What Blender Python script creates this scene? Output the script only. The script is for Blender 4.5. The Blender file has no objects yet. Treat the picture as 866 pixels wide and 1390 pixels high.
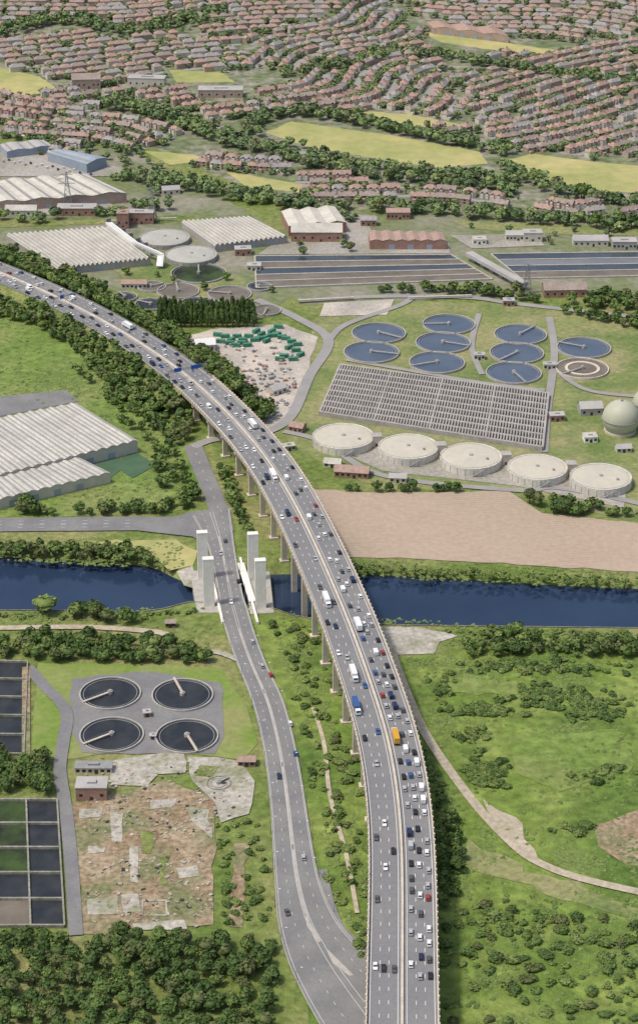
import bpy, math, random, numpy as np
from mathutils import Vector
random.seed(7); rng=np.random.default_rng(7)
S=bpy.context.scene; C=S.collection
TH=math.radians(26.8); F=3010.; H=570.; cT=math.cos(TH); sT=math.sin(TH)
def at(px,py,z=0.):
    a=(px-433)/F; b=(695-py)/F
    t=(z-H)/(-sT+b*cT)
    return (a*t,(cT+b*sT)*t,z)
def pix(x,y,z=0.):
    d=y*cT+(H-z)*sT; u=y*sT+(z-H)*cT
    return 433+F*x/d, 695-F*u/d, F/d
def ords(n):
    return str(n)+('th' if 10<=n%100<=20 else {1:'st',2:'nd',3:'rd'}.get(n%10,'th'))
# ---------------------------------------------------------------- materials
def mat(name,c1,c2=None,scale=.1,rough=.9,c3=None,s3=.02,fine=0,fs=1.,spec=.25,bump=0,bs=.5,wave=None,metal=0,lo=.38,hi=.62):
    m=bpy.data.materials.new(name); m.use_nodes=True; n=m.node_tree.nodes; l=m.node_tree.links
    b=n['Principled BSDF']; b.inputs['Roughness'].default_value=rough; b.inputs['Specular IOR Level'].default_value=spec; b.inputs['Metallic'].default_value=metal
    b.inputs['Base Color'].default_value=(*c1,1)
    g=n.new('ShaderNodeNewGeometry'); P=g.outputs['Position']
    def noise(s,d=5):
        t=n.new('ShaderNodeTexNoise'); t.inputs['Scale'].default_value=s; t.inputs['Detail'].default_value=d; t.inputs['Roughness'].default_value=.62; l.new(P,t.inputs['Vector']); return t.outputs['Fac']
    def mixc(fac,A,B,bl='MIX'):
        x=n.new('ShaderNodeMix'); x.data_type='RGBA'; x.blend_type=bl
        if isinstance(fac,float): x.inputs[0].default_value=fac
        else: l.new(fac,x.inputs[0])
        for v,i in ((A,6),(B,7)):
            if isinstance(v,tuple): x.inputs[i].default_value=(*v,1)
            else: l.new(v,x.inputs[i])
        return x.outputs[2]
    def rampf(f,a,b_):
        r=n.new('ShaderNodeMapRange'); r.inputs[1].default_value=a; r.inputs[2].default_value=b_; l.new(f,r.inputs[0]); return r.outputs[0]
    col=c1
    if c2: col=mixc(rampf(noise(scale),lo,hi),c1,c2)
    if c3: col=mixc(rampf(noise(s3,7),.46,.62),col,c3)
    if wave:
        w=n.new('ShaderNodeTexWave'); w.inputs['Scale'].default_value=wave[0]; w.inputs['Distortion'].default_value=wave[2]; w.inputs['Detail'].default_value=2
        mp=n.new('ShaderNodeMapping'); mp.inputs['Rotation'].default_value=(0,0,wave[1]); l.new(P,mp.inputs['Vector']); l.new(mp.outputs[0],w.inputs['Vector'])
        col=mixc(rampf(w.outputs['Fac'],.3,.8),col,wave[3])
    if fine:
        r=n.new('ShaderNodeMapRange'); r.inputs[1].default_value=.3; r.inputs[2].default_value=.7; r.inputs[3].default_value=1-fine; r.inputs[4].default_value=1+fine; l.new(noise(fs,4),r.inputs[0])
        cc=n.new('ShaderNodeCombineXYZ'); [l.new(r.outputs[0],cc.inputs[i]) for i in range(3)]
        col=mixc(1.0,col,cc.outputs[0],'MULTIPLY')
    if not isinstance(col,tuple): l.new(col,b.inputs['Base Color'])
    if bump:
        bn=n.new('ShaderNodeBump'); bn.inputs['Distance'].default_value=bump; bn.inputs['Strength'].default_value=1; l.new(noise(bs,4),bn.inputs['Height']); l.new(bn.outputs[0],b.inputs['Normal'])
    return m
M={}
M['grass']=mat('grass',(.115,.17,.035),(.175,.22,.06),.04,c3=(.24,.24,.095),s3=.014,fine=.38,fs=.25,bump=.8,bs=.4)
M['field']=mat('bright_grass',(.125,.2,.038),(.175,.245,.058),.025,c3=(.21,.24,.08),s3=.012,fine=.3,fs=.2,bump=.6,bs=.4)
M['lawn']=mat('mown_lawn',(.16,.235,.045),(.21,.275,.07),.03,c3=(.25,.26,.1),s3=.015,fine=.15,fs=.3)
M['rough']=mat('rough_grass',(.135,.205,.036),(.21,.265,.065),.03,c3=(.092,.155,.03),s3=.018,fine=.38,fs=.16,bump=1.1,bs=.3)
M['meadow']=mat('dry_meadow',(.44,.39,.17),(.36,.35,.14),.012,c3=(.29,.31,.11),s3=.01,fine=.12,fs=.1)
M['worksgrass']=mat('works_grass',(.2,.235,.08),(.28,.26,.13),.03,c3=(.13,.18,.055),s3=.02,fine=.28,fs=.3)
M['urban']=mat('garden_ground',(.16,.19,.09),(.27,.245,.21),.06,c3=(.13,.165,.075),s3=.02,fine=.4,fs=.12)
M['yard']=mat('yard_concrete',(.33,.31,.28),(.4,.37,.33),.04,c3=(.26,.25,.2),s3=.02,fine=.25,fs=.4)
M['works']=mat('works_ground',(.27,.25,.2),(.16,.185,.09),.025,c3=(.15,.185,.075),s3=.02,fine=.3,fs=.2)
M['gravel']=mat('pale_gravel',(.53,.47,.4),(.43,.385,.33),.04,c3=(.36,.33,.29),s3=.03,fine=.2,fs=.5)
M['track']=mat('track_dirt',(.46,.4,.31),(.38,.33,.24),.08,fine=.25,fs=.4)
M['soil']=mat('ploughed_soil',(.38,.29,.215),(.44,.345,.265),.02,c3=(.35,.28,.21),s3=.01,fine=.1,fs=.3,wave=(.12,1.45,2.,(.41,.325,.245)))
M['brown']=mat('brownfield',(.25,.18,.11),(.34,.27,.18),.05,c3=(.17,.18,.085),s3=.04,fine=.4,fs=.4)
M['slab']=mat('weathered_slab',(.46,.43,.375),(.35,.33,.28),.08,c3=(.26,.26,.17),s3=.06,fine=.3,fs=.4)
M['asph']=mat('asphalt',(.18,.18,.182),(.225,.222,.215),.06,fine=.1,fs=.8,rough=.85)
M['mway']=mat('motorway_asphalt',(.215,.213,.21),(.19,.19,.192),.03,fine=.09,fs=.6,rough=.85)
M['street']=mat('street_asphalt',(.27,.265,.255),(.32,.305,.29),.05)
M['mark']=mat('white_marking',(.66,.66,.64))
M['kerb']=mat('kerb_concrete',(.43,.41,.37),(.35,.33,.3),.3)
M['conc']=mat('pale_concrete',(.62,.54,.44),(.52,.46,.38),.15,fine=.15,fs=1)
M['white_conc']=mat('white_concrete',(.8,.77,.7),(.74,.71,.64),.12,fine=.08,fs=.6)
M['dig_wall']=mat('tank_wall_concrete',(.66,.63,.55),(.55,.52,.46),.12,fine=.12,fs=.6)
M['dig_roof']=mat('tank_roof_sheet',(.52,.485,.4),(.48,.45,.375),.06,fine=.06,fs=.3)
M['grey_conc']=mat('grey_concrete',(.34,.33,.31),(.4,.38,.35),.12,fine=.15,fs=.8)
M['old_conc']=mat('stained_concrete',(.3,.28,.24),(.21,.22,.16),.12,fine=.3,fs=.6)
M['lane_conc']=mat('lane_concrete',(.4,.375,.345),(.33,.31,.285),.1,fine=.15,fs=.5)
M['canal']=mat('canal_water',(.018,.034,.07),(.026,.046,.088),.012,rough=.08,spec=.4,bump=.025,bs=.6)
M['blue_water']=mat('tank_water',(.075,.1,.14),(.095,.12,.16),.05,rough=.25,spec=.5)
M['basin_water']=mat('basin_water',(.04,.05,.06),(.065,.075,.085),.03,rough=.2,spec=.5)
M['lane_water']=mat('lane_water',(.085,.078,.07),(.12,.11,.1),.05,rough=.4)
M['dark_water']=mat('dark_tank_water',(.02,.023,.027),(.04,.042,.042),.1,rough=.35,spec=.4)
M['brown_water']=mat('brown_tank_water',(.14,.12,.095),(.2,.17,.135),.06,rough=.5)
M['green_water']=mat('algae_tank',(.05,.09,.025),(.03,.045,.02),.08,c3=(.02,.02,.02),s3=.05,rough=.8)
M['grey_water']=mat('grey_tank_water',(.15,.165,.175),(.19,.2,.205),.04,rough=.3)
M['white_roof']=mat('white_sheet_roof',(.52,.5,.44),(.42,.4,.36),.08,fine=.12,fs=.5)
M['cream_roof']=mat('cream_sheet_roof',(.58,.55,.47),(.49,.465,.4),.06,fine=.12,fs=.4)
M['grey_roof']=mat('grey_sheet_roof',(.36,.35,.34),(.43,.41,.39),.06,fine=.1)
M['rooflight']=mat('rooflight_sheet',(.3,.3,.29),(.25,.25,.24),.2,rough=.5)
M['bluegrey']=mat('bluegrey_cladding',(.27,.32,.38),(.33,.37,.42),.1)
M['dome']=mat('tank_dome',(.43,.43,.38),(.37,.37,.33),.08,fine=.12)
M['sphere']=mat('gas_sphere_paint',(.46,.46,.36),(.42,.42,.32),.1,rough=.5)
M['brick']=mat('red_brick',(.3,.17,.13),(.36,.23,.18),.3,fine=.15,fs=1)
M['hbrick']=mat('house_brick',(.35,.26,.21),(.42,.33,.275),.1,fine=.15,fs=.5)  # brick for far walls, paled so its colour carries distance haze
M['cream']=mat('cream_render',(.58,.54,.46),(.5,.465,.4),.2)
R_=[('r_red',(.33,.225,.185),(.38,.27,.225)),('r_brown',(.27,.22,.19),(.33,.27,.235)),('r_grey',(.28,.26,.25),(.34,.315,.3)),('r_orange',(.385,.26,.205),(.34,.235,.19))]  # tile colours paled to paint in haze over the far estates
for k,a,b in R_: M[k]=mat('tile_'+k[2:],a,b,.05,fine=.2,fs=.5)
M['glass']=mat('window_glass',(.02,.025,.03),rough=.15,spec=.5)
M['frame']=mat('white_frame',(.7,.7,.68))
M['steel']=mat('grey_steel',(.3,.3,.3),(.24,.24,.24),.5,rough=.5)
M['dark']=mat('dark_metal',(.05,.05,.05),rough=.6)
M['tyre']=mat('tyre_rubber',(.02,.02,.02))
M['sign']=mat('blue_sign',(.03,.12,.42),rough=.5)
M['ggreen']=mat('container_green',(.05,.19,.12),(.08,.24,.16),.5,rough=.6)
M['pitch']=mat('sports_court',(.06,.12,.07),(.08,.14,.08),.1)
M['trunk']=mat('bark',(.1,.075,.05))
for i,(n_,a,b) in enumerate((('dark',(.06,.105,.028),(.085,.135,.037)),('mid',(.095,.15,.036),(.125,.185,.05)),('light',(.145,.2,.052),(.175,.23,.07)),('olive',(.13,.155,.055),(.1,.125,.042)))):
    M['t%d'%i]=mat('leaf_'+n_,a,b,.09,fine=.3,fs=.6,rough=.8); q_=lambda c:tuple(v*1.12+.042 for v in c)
    M['f%d'%i]=mat('hazed_leaf_'+n_,q_(a),q_(b),.05,fine=.3,fs=.4,rough=.9)  # paler leaf copies for far trees: aerial haze painted into the colour
PAINT={'white':(.78,.78,.78),'silver':(.42,.43,.44),'black':(.02,.02,.022),'dark grey':(.09,.092,.097),'blue':(.04,.1,.28),'red':(.34,.04,.03),'navy':(.02,.03,.08),'yellow':(.6,.32,.03)}
for k,c in PAINT.items(): M['p_'+k]=mat('paint_'+k.replace(' ','_'),c,rough=.3,spec=.5)
# ---------------------------------------------------------------- mesh helper
def rootloc(o):
    v=Vector((0,0,0))
    while o: v+=o.location; o=o.parent
    return v
class MB:
    def __init__(s): s.v=[]; s.f=[]
    def add(s,vs,fs):
        k=len(s.v); s.v+=[tuple(p) for p in vs]; s.f+=[tuple(i+k for i in f) for f in fs]; return s
    def sheet(s,pts,z=None):
        return s.add([(p[0],p[1],p[2] if z is None else z) for p in pts],[tuple(range(len(pts)))])
    def strip(s,L,R):
        n=len(L); return s.add(list(L)+list(R),[(i,n+i,n+i+1,i+1) for i in range(n-1)])
    def prism(s,pts,z0,z1,bottom=False):
        n=len(pts); s.add([(p[0],p[1],z0) for p in pts]+[(p[0],p[1],z1) for p in pts],[(i,(i+1)%n,n+(i+1)%n,n+i) for i in range(n)]+[tuple(range(n,2*n))]+([tuple(range(n-1,-1,-1))] if bottom else [])); return s
    def box(s,cx,cy,z0,w,d,h,rot=0):
        c,q=math.cos(rot),math.sin(rot)
        return s.prism([(cx+x*c-y*q,cy+x*q+y*c) for x,y in ((-w/2,-d/2),(w/2,-d/2),(w/2,d/2),(-w/2,d/2))],z0,z0+h,True)
    def cyl(s,cx,cy,z0,z1,r0,r1=None,n=16):
        r1=r0 if r1 is None else r1
        vs=[(cx+r*math.cos(i*2*math.pi/n),cy+r*math.sin(i*2*math.pi/n),z) for r,z in ((r0,z0),(r1,z1)) for i in range(n)]
        return s.add(vs,[(i,(i+1)%n,n+(i+1)%n,n+i) for i in range(n)]+[tuple(range(n,2*n))])
    def lathe(s,cx,cy,prof,n=48,cap=False):
        vs=[(cx+r*math.cos(i*2*math.pi/n),cy+r*math.sin(i*2*math.pi/n),z) for r,z in prof for i in range(n)]
        fs=[(j*n+i,j*n+(i+1)%n,(j+1)*n+(i+1)%n,(j+1)*n+i) for j in range(len(prof)-1) for i in range(n)]
        if cap: fs.append(tuple(range((len(prof)-1)*n,len(prof)*n)))
        return s.add(vs,fs)
    def ring(s,cx,cy,z0,z1,ri,ro,n=48): return s.lathe(cx,cy,[(ro,z0),(ro,z1),(ri,z1),(ri,z0)],n)
    def bar(s,p,q,w,h=None):
        h=w if h is None else h; p=Vector(p); q=Vector(q); d=(q-p).normalized(); u=Vector((0,0,1)) if abs(d.z)<.95 else Vector((0,1,0))
        a=d.cross(u).normalized()*w/2; b=a.cross(d).normalized()*h/2
        vs=[e+x*a+y*b for e in (p,q) for x,y in ((-1,-1),(1,-1),(1,1),(-1,1))]
        return s.add(vs,[(0,1,5,4),(1,2,6,5),(2,3,7,6),(3,0,4,7),(3,2,1,0),(4,5,6,7)])
    def prismx(s,prof,hw,hw2=None):
        n=len(prof); return s.add([(-hw,y,z) for y,z in prof]+[(hw,y,z) for y,z in prof],[(i,(i+1)%n,n+(i+1)%n,n+i) for i in range(n)]+[tuple(range(n-1,-1,-1)),tuple(range(n,2*n))])
    def build(s,name,m,parent=None,smooth=False):
        me=bpy.data.meshes.new(name); v=s.v
        if parent:
            L=rootloc(parent); v=[(p[0]-L.x,p[1]-L.y,p[2]-L.z) for p in v]
        me.from_pydata(v,[],s.f); me.materials.append(M[m] if isinstance(m,str) else m); me.update()
        if smooth: me.shade_smooth()
        o=bpy.data.objects.new(name,me); C.objects.link(o)
        if parent: o.parent=parent
        return o
def npmesh(name,V,Q,m):
    me=bpy.data.meshes.new(name); V=V.astype(np.float32); Q=Q.astype(np.int32)
    me.vertices.add(len(V)); me.vertices.foreach_set('co',V.ravel()); me.loops.add(Q.size); me.loops.foreach_set('vertex_index',Q.ravel())
    me.polygons.add(len(Q)); me.polygons.foreach_set('loop_start',np.arange(0,Q.size,4,dtype=np.int32)); me.polygons.foreach_set('loop_total',np.full(len(Q),4,dtype=np.int32))
    me.update(calc_edges=True); me.validate(); me.materials.append(m); return me
def tag(o,label,cat=None,group=None,kind=None):
    o['label']=label
    if cat: o['category']=cat
    if group: o['group']=group
    if kind: o['kind']=kind
    return o
def thing(name,label,cat,loc=(0,0,0),rz=0,group=None):
    o=bpy.data.objects.new(name,None); C.objects.link(o); o.location=loc; o.rotation_euler=(0,0,rz); o.empty_display_size=.1
    return tag(o,label,cat,group)
def dup(root,loc,rz,label,group=None):
    r=root.copy(); C.objects.link(r); r.location=loc; r.rotation_euler=(0,0,rz); r['label']=label
    if group: r['group']=group
    for ch in list(root.children):
        c=ch.copy(); C.objects.link(c); c.parent=r
        for g in ch.children:
            d=g.copy(); C.objects.link(d); d.parent=c
    return r
def struct(o,label=None,cat=None):
    o['kind']='structure'
    if label: o['label']=label
    o['category']=cat or o.name.split('.')[0].replace('_',' ')
    return o
def arc(P,step):
    P=np.array(P,float); Q=[]
    for i in range(len(P)-1):
        p0=P[max(i-1,0)];p1=P[i];p2=P[i+1];p3=P[min(i+2,len(P)-1)]
        for t in np.linspace(0,1,14,endpoint=False): Q.append(.5*(2*p1+(p2-p0)*t+(2*p0-5*p1+4*p2-p3)*t*t+(3*p1-p0-3*p2+p3)*t**3))
    Q.append(P[-1]); Q=np.array(Q); s=np.r_[0,np.cumsum(np.linalg.norm(np.diff(Q[:,:2],axis=0),axis=1))]
    u=np.arange(0,s[-1],step); return np.c_[[np.interp(u,s,Q[:,k]) for k in range(3)]].T
def normals(P):
    T=np.gradient(P[:,:2],axis=0); T/=np.linalg.norm(T,axis=1)[:,None]; return T,np.c_[T[:,1],-T[:,0]]
KP=[];KL=[];KC=[]
def pip(x,y,P):
    c=False; n=len(P); j=n-1
    for i in range(n):
        if (P[i][1]>y)!=(P[j][1]>y) and x<(P[j][0]-P[i][0])*(y-P[i][1])/(P[j][1]-P[i][1])+P[i][0]: c=not c
        j=i
    return c
def blocked(x,y,r=0):
    for cx,cy,R in KC:
        if (x-cx)**2+(y-cy)**2<(R+r)**2: return True
    for L,w in KL:
        if ((L[:,0]-x)**2+(L[:,1]-y)**2).min()<(w+r)**2: return True
    for P in KP:
        if pip(x,y,P): return True
    return False
ZC=[0]
def patch(name,pts,m,z,label=None,jit=3,keep=False):
    ZC[0]+=1; z+=ZC[0]*.0035
    W=[at(*p) for p in pts]; out=[]
    for i in range(len(W)):
        a=W[i]; b=W[(i+1)%len(W)]; d=math.dist(a[:2],b[:2]); k=max(1,int(d/7)) if jit else 1
        for t in range(k):
            f=t/k; e=jit*(.5+.5*math.sin(t*.7+i)) if t else 0
            out.append((a[0]+(b[0]-a[0])*f+random.uniform(-e,e),a[1]+(b[1]-a[1])*f+random.uniform(-e,e),z))
    o=MB().sheet(out).build(name,m); struct(o,label)
    if keep: KP.append(W)
    return o
# ---------------------------------------------------------------- ground with the canal cut through it
farw=[(-900,735),(0,757),(100,763),(200,770),(240,787),(262,792),(300,790),(365,781),(500,781),(650,789),(866,800),(1900,840)]
nearw=[(-900,835),(0,829),(150,832),(215,828),(262,817),(300,822),(362,824),(410,838),(520,848),(700,851),(866,853),(1900,865)]
WZ=-4
fw=arc([at(x,y,WZ) for x,y in farw],8); nb=arc([at(x,y,0) for x,y in nearw],8)
ft=[(p[0],p[1]+6,0) for p in fw]; nl=[(p[0],p[1]+2.5,WZ-.5) for p in nb]
g=MB()
g.sheet([tuple(p) for p in nb]+[(9000,nb[-1][1],0),(9000,-500,0),(-9000,-500,0),(-9000,nb[0][1],0)])
g.sheet(ft+[(9000,ft[-1][1],0),(9000,14000,0),(-9000,14000,0),(-9000,ft[0][1],0)])
fwl=[(p[0],p[1],WZ-.5) for p in fw]
g.strip(fwl,ft); g.strip([tuple(p) for p in nb],nl)
struct(g.build('ground','grass'),'green grassy ground stretching to the horizon')
struct(MB().sheet([(p[0],p[1]+3,WZ) for p in fw]+[(p[0],p[1]+1,WZ) for p in nb][::-1]).build('canal_water','canal'),'dark blue ship canal crossing the picture')
b=MB(); b.strip([(p[0],p[1]-.2,.5) for p in nb],[(p[0],p[1]+.3,.5) for p in nb]); b.strip([(p[0],p[1]+.3,.5) for p in nb],[(p[0],p[1]+.3,WZ-.3) for p in nb]); struct(b.build('canal_edge','old_conc'))
# ---------------------------------------------------------------- patches
Z1,Z2,Z3,Z4=.1,.26,.42,.75
patch('residential_ground',[(-250,-110),(1120,-110),(1120,300),(866,300),(520,285),(430,285),(300,240),(200,200),(-250,170)],'urban',.05)
patch('rough_ground',[(510,900),(560,892),(700,880),(980,880),(1020,1400),(560,1400),(560,1100)],'rough',.05,'rough green ground right of the viaduct',4)
patch('rough_ground',[(340,832),(410,845),(520,855),(540,900),(560,1100),(560,1400),(420,1400),(400,1100),(370,920)],'rough',.05,'rough ground beneath the viaduct',0)
patch('industrial_ground',[(-90,195),(170,200),(290,262),(390,320),(400,400),(340,440),(250,432),(100,372),(-90,325)],'works',Z1)
patch('works_ground',[(385,285),(560,290),(866,305),(990,310),(990,402),(640,405),(420,415),(390,400)],'works',Z1)
patch('works_grass',[(430,432),(520,408),(700,412),(930,435),(1000,700),(866,712),(700,668),(520,664),(400,610),(385,590)],'worksgrass',Z1)
patch('field',[(-90,395),(0,400),(60,430),(130,475),(190,545),(255,610),(285,660),(250,692),(150,700),(-90,706)],'field',Z1,'bright green field left of the motorway')
for P,l in (([(360,180),(395,165),(520,182),(650,206),(662,222),(600,228),(520,217),(420,200)],'long dry meadow in front of the houses'),([(685,218),(722,209),(800,219),(960,234),(960,268),(760,256)],'dry meadow at right edge'),([(-60,85),(0,92),(55,104),(80,122),(40,130),(-60,126)],'yellow green playing field at top left edge'),([(565,42),(640,52),(756,68),(720,76),(600,58)],'small dry playing field near the top'),([(195,205),(262,210),(285,218),(232,224)],'small meadow beside the upper left warehouse'),([(305,232),(420,252),(435,264),(335,254)],'narrow meadow in front of the semis'),([(230,95),(300,98),(320,112),(240,112)],'small park in the upper left estate'),([(480,150),(560,156),(640,172),(560,172)],'rough grass behind the meadow')):
    patch('meadow',P,'meadow',Z1,l,2,True)
patch('green_verge',[(-60,296),(90,300),(240,292),(300,300),(150,304),(-60,312)],'grass',Z2,None,3)
patch('green_verge',[(150,362),(250,362),(330,378),(350,410),(240,428),(180,400)],'worksgrass',Z2,None,3)
patch('green_verge',[(610,300),(866,308),(866,320),(740,318),(640,312)],'worksgrass',Z2,None,3)
patch('bare_field',[(402,664),(520,670),(690,667),(735,697),(866,711),(1000,722),(1000,785),(700,767),(560,759),(440,756),(420,735)],'soil',Z2,'bare brown field between the works and the canal',1.5,True)
patch('gravel_compound',[(242,458),(300,446),(385,440),(432,458),(412,520),(385,580),(366,586),(322,545),(270,500)],'gravel',Z2,'pale gravel compound with green skips',2)
patch('concrete_yard',[(440,412),(535,407),(525,428),(434,430)],'gravel',Z3,None,0)
patch('concrete_yard',[(610,320),(720,318),(740,334),(640,338)],'yard',Z3,None,0)
patch('concrete_yard',[(-60,205),(60,210),(190,232),(160,240),(-60,240)],'yard',Z3,'warehouse car park at upper left',0)
patch('concrete_yard',[(-60,278),(150,277),(165,286),(60,293),(-60,293)],'yard',Z3,None,0)
patch('concrete_yard',[(430,600),(452,584),(850,664),(846,690),(700,660),(520,640)],'yard',Z2,'pale hardstanding around the row of digester tanks',0)
patch('concrete_yard',[(470,292),(500,292),(505,330),(610,330),(610,344),(350,346),(380,325),(470,325)],'yard',Z2,None,0)
patch('car_park',[(-60,545),(90,530),(108,545),(0,566),(-60,575)],'asph',Z2,'dark car park behind the striped roof',0)
patch('concrete_pad',[(508,851),(570,852),(622,864),(596,872),(590,888),(531,890)],'slab',Z2,'worn concrete pad beside the canal right bank',1,True)
patch('tank_lawn',[(52,900),(220,902),(300,908),(335,960),(350,1010),(330,1032),(200,1018),(80,1032),(42,1028)],'lawn',Z1,'mown lawn around the four round tanks',1,True)
patch('tank_paving',[(97,922),(200,912),(300,928),(305,1000),(292,1024),(112,1022),(95,990)],'asph',Z2,None,1.5,True)
patch('brownfield',[(98,1092),(170,1078),(230,1060),(292,1085),(290,1256),(112,1268)],'brown',Z2,'bare brown demolition site',2.5,True)
for Q_,j in (([(150,1034),(200,1026),(250,1024),(252,1050),(215,1052),(200,1068),(152,1066)],2),([(254,1028),(322,1034),(346,1062),(338,1106),(300,1118),(292,1090),(262,1062)],2),([(150,1104),(168,1104),(166,1145),(152,1142)],.6),([(118,1222),(160,1218),(162,1242),(120,1243)],1.5),([(164,1216),(188,1214),(192,1240),(168,1240)],1.2),([(252,1095),(285,1100),(288,1140),(262,1118)],1.8),([(205,1088),(240,1085),(238,1096),(204,1100)],1.4),([(180,1255),(250,1250),(255,1262),(185,1264)],.8),([(108,1100),(140,1098),(138,1110),(108,1112)],1.2),([(240,1180),(268,1176),(272,1190),(244,1194)],1.2),([(120,1150),(144,1150),(142,1158),(120,1160)],.8),([(176,1150),(188,1150),(188,1200),(177,1198)],.6)): patch('slab_remains',Q_,'slab',Z3,None,j)
patch('moss_patch',[(190,1130),(206,1130),(204,1160),(194,1160)],'grass',Z3,None,3); patch('moss_patch',[(218,1165),(232,1162),(228,1200),(219,1202)],'grass',Z3,None,3); patch('moss_patch',[(270,1040),(298,1042),(288,1056),(264,1054)],'grass',Z3+.05,None,2)
patch('bare_patch',[(805,1120),(850,1105),(960,1100),(960,1180),(850,1175),(812,1150)],'brown',Z1,None,4)
patch('bare_patch',[(655,1085),(700,1110),(730,1165),(700,1150),(665,1110)],'track',Z1,None,3)
patch('dry_grass',[(120,735),(240,733),(268,748),(262,768),(230,775),(205,752)],'meadow',Z1,None,2)
patch('dry_grass',[(318,1145),(338,1145),(330,1260),(310,1258)],'brown',Z1,None,2)
for P in ([(600,920),(700,925),(690,945),(610,940)],[(690,1000),(830,990),(860,1040),(760,1075),(700,1050)]): patch('bright_grass',P,'field',Z1,None,6)
patch('dry_grass',[(625,1125),(680,1160),(760,1195),(866,1235),(866,1250),(760,1222),(690,1195),(640,1180)],'worksgrass',Z1,None,5)
for i,P in enumerate(([(125,612),(178,628),(150,650),(108,622)],[(182,612),(212,632),(180,650),(154,632)])): patch('sports_court',P,'pitch',Z2,None,0,True)
# ---------------------------------------------------------------- roads
RC=[0]
def strip_road(name,P,w,m,label,keep=1.5):
    T,N=normals(P); L=[(p[0]-n[0]*w/2,p[1]-n[1]*w/2,p[2]) for p,n in zip(P,N)]; R=[(p[0]+n[0]*w/2,p[1]+n[1]*w/2,p[2]) for p,n in zip(P,N)]
    o=MB().strip(L,R).build(name,m); struct(o,label); KL.append((P,w/2+keep)); return L,R
def road(name,pts,w,m,label,z=Z4-.12,mark=False,keep=1.5):
    RC[0]+=1; z+=RC[0]*.006
    P=arc([at(x,y,z) for x,y in pts],4); r=strip_road(name,P,w,m,label,keep)
    if mark:
        b=MB(); T_,N_=normals(P)
        for o in mark:
            for i in range(0,len(P)-1,3):
                q=np.array([N_[i][0]*o,N_[i][1]*o,.03]); b.bar(P[i]+q,P[i]+(P[i+1]-P[i])*.7+q,.18,.02)
        struct(b.build('road_marking','mark'))
    return r
road('road',[(-120,714),(0,712),(120,711),(210,711),(285,718)],17,'asph','wide grey road along the far canal bank at left',mark=(-4,.3,-.3,4))
patch('road',[(190,705),(240,702),(262,696),(300,692),(312,712),(306,742),(286,744),(262,730),(190,722)],'asph',Z4-.15,'flared junction before the lift bridge',0)
road('road',[(262,604),(272,630),(288,668),(300,700),(305,722)],11,'asph','curving approach road under the viaduct',mark=(0,))
road('road',[(262,606),(290,596),(330,592),(372,582),(398,560),(420,510),(446,462),(405,432),(345,405)],7,'street','works access road beside the gravel compound')
road('road',[(385,585),(440,600),(520,645),(700,665),(760,662),(900,690)],5,'street','works service road in front of the pale tanks')
road('road',[(405,408),(520,402),(640,404),(700,412),(880,432)],6,'street','works road below the long basins')
road('road',[(446,462),(470,440),(540,415),(560,404)],5,'street','short works road')
road('road',[(745,430),(752,480),(742,560),(738,615)],5,'street','road beside the lane block')
road('road',[(650,425),(640,470),(655,510)],4,'street','path between the blue tanks')
road('road',[(470,488),(540,500),(660,520),(745,530)],4,'street','path behind the lane block')
road('road',[(752,500),(800,530),(900,540)],4,'street','path towards the gas holders')
road('road',[(0,852),(120,851),(215,858),(230,866)],4.5,'track','pale lane south of the canal')
road('road',[(38,905),(60,930),(90,965),(86,1010),(82,1045),(90,1100),(98,1180),(104,1275)],6,'asph','service road past the brick building')
road('track',[(532,885),(548,930),(580,1000),(640,1085),(690,1140),(730,1170),(800,1195),(960,1230)],4.5,'track','pale dirt track winding right of the viaduct')
road('track',[(425,960),(440,1010),(448,1080),(470,1160),(485,1240)],2,'track','dirt path beneath the viaduct')
road('track',[(36,905),(36,1030)],4,'brown','brown strip by the basins')
road('street',[(160,135),(240,150),(330,185),(420,210)],7,'street','street by the tree belt')
LL=[(262,700),(282,740),(296,800),(300,830),(308,860),(322,900),(342,950),(355,1000),(363,1050),(368,1100),(371,1150),(374,1200),(378,1250),(390,1300),(412,1350),(440,1400)]
LR=[(312,690),(318,740),(328,800),(337,830),(346,860),(361,900),(384,950),(398,1000),(408,1050),(416,1100),(424,1150),(435,1200),(458,1250),(497,1295),(545,1345),(600,1400)]
zl=Z4+.12
A_=arc([at(x,y,zl) for x,y in LL],1); B_=arc([at(x,y,zl) for x,y in LR],1)
u=np.linspace(0,1,120); res=lambda P:np.c_[[np.interp(u,np.linspace(0,1,len(P)),P[:,k]) for k in range(3)]].T
A_,B_=res(A_),res(B_)
struct(MB().strip(A_.tolist(),B_.tolist()).build('local_road','asph'),'wide local road curving left of the viaduct')
KL.append(((A_+B_)/2,12.5))
b=MB(); k=MB()
for f,dash in ((.04,0),(.25,1),(.46,0),(.54,0),(.76,1),(.96,0)):
    Q=A_*(1-f)+B_*f+[0,0,.03]
    for i in range(0,119):
        if i%2==0 or not dash: b.bar(Q[i],Q[i]+(Q[i+1]-Q[i])*(.5 if dash else 1),.16,.02)
struct(b.build('road_marking','mark'))
for P in (A_,B_):
    for i in range(119): k.bar(P[i]+[0,0,.06],P[i+1]+[0,0,.06],.35,.14)
struct(k.build('kerb','kerb'))
b=MB()
mid=(A_+B_)/2
for i in list(range(8,22))+list(range(34,98)):
    if i%17: b.bar(mid[i]+[0,0,.08],mid[i+1]+[0,0,.08],1.1,.16)
struct(b.build('traffic_island','kerb'),'raised kerbed strip along the middle of the local road')
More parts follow.
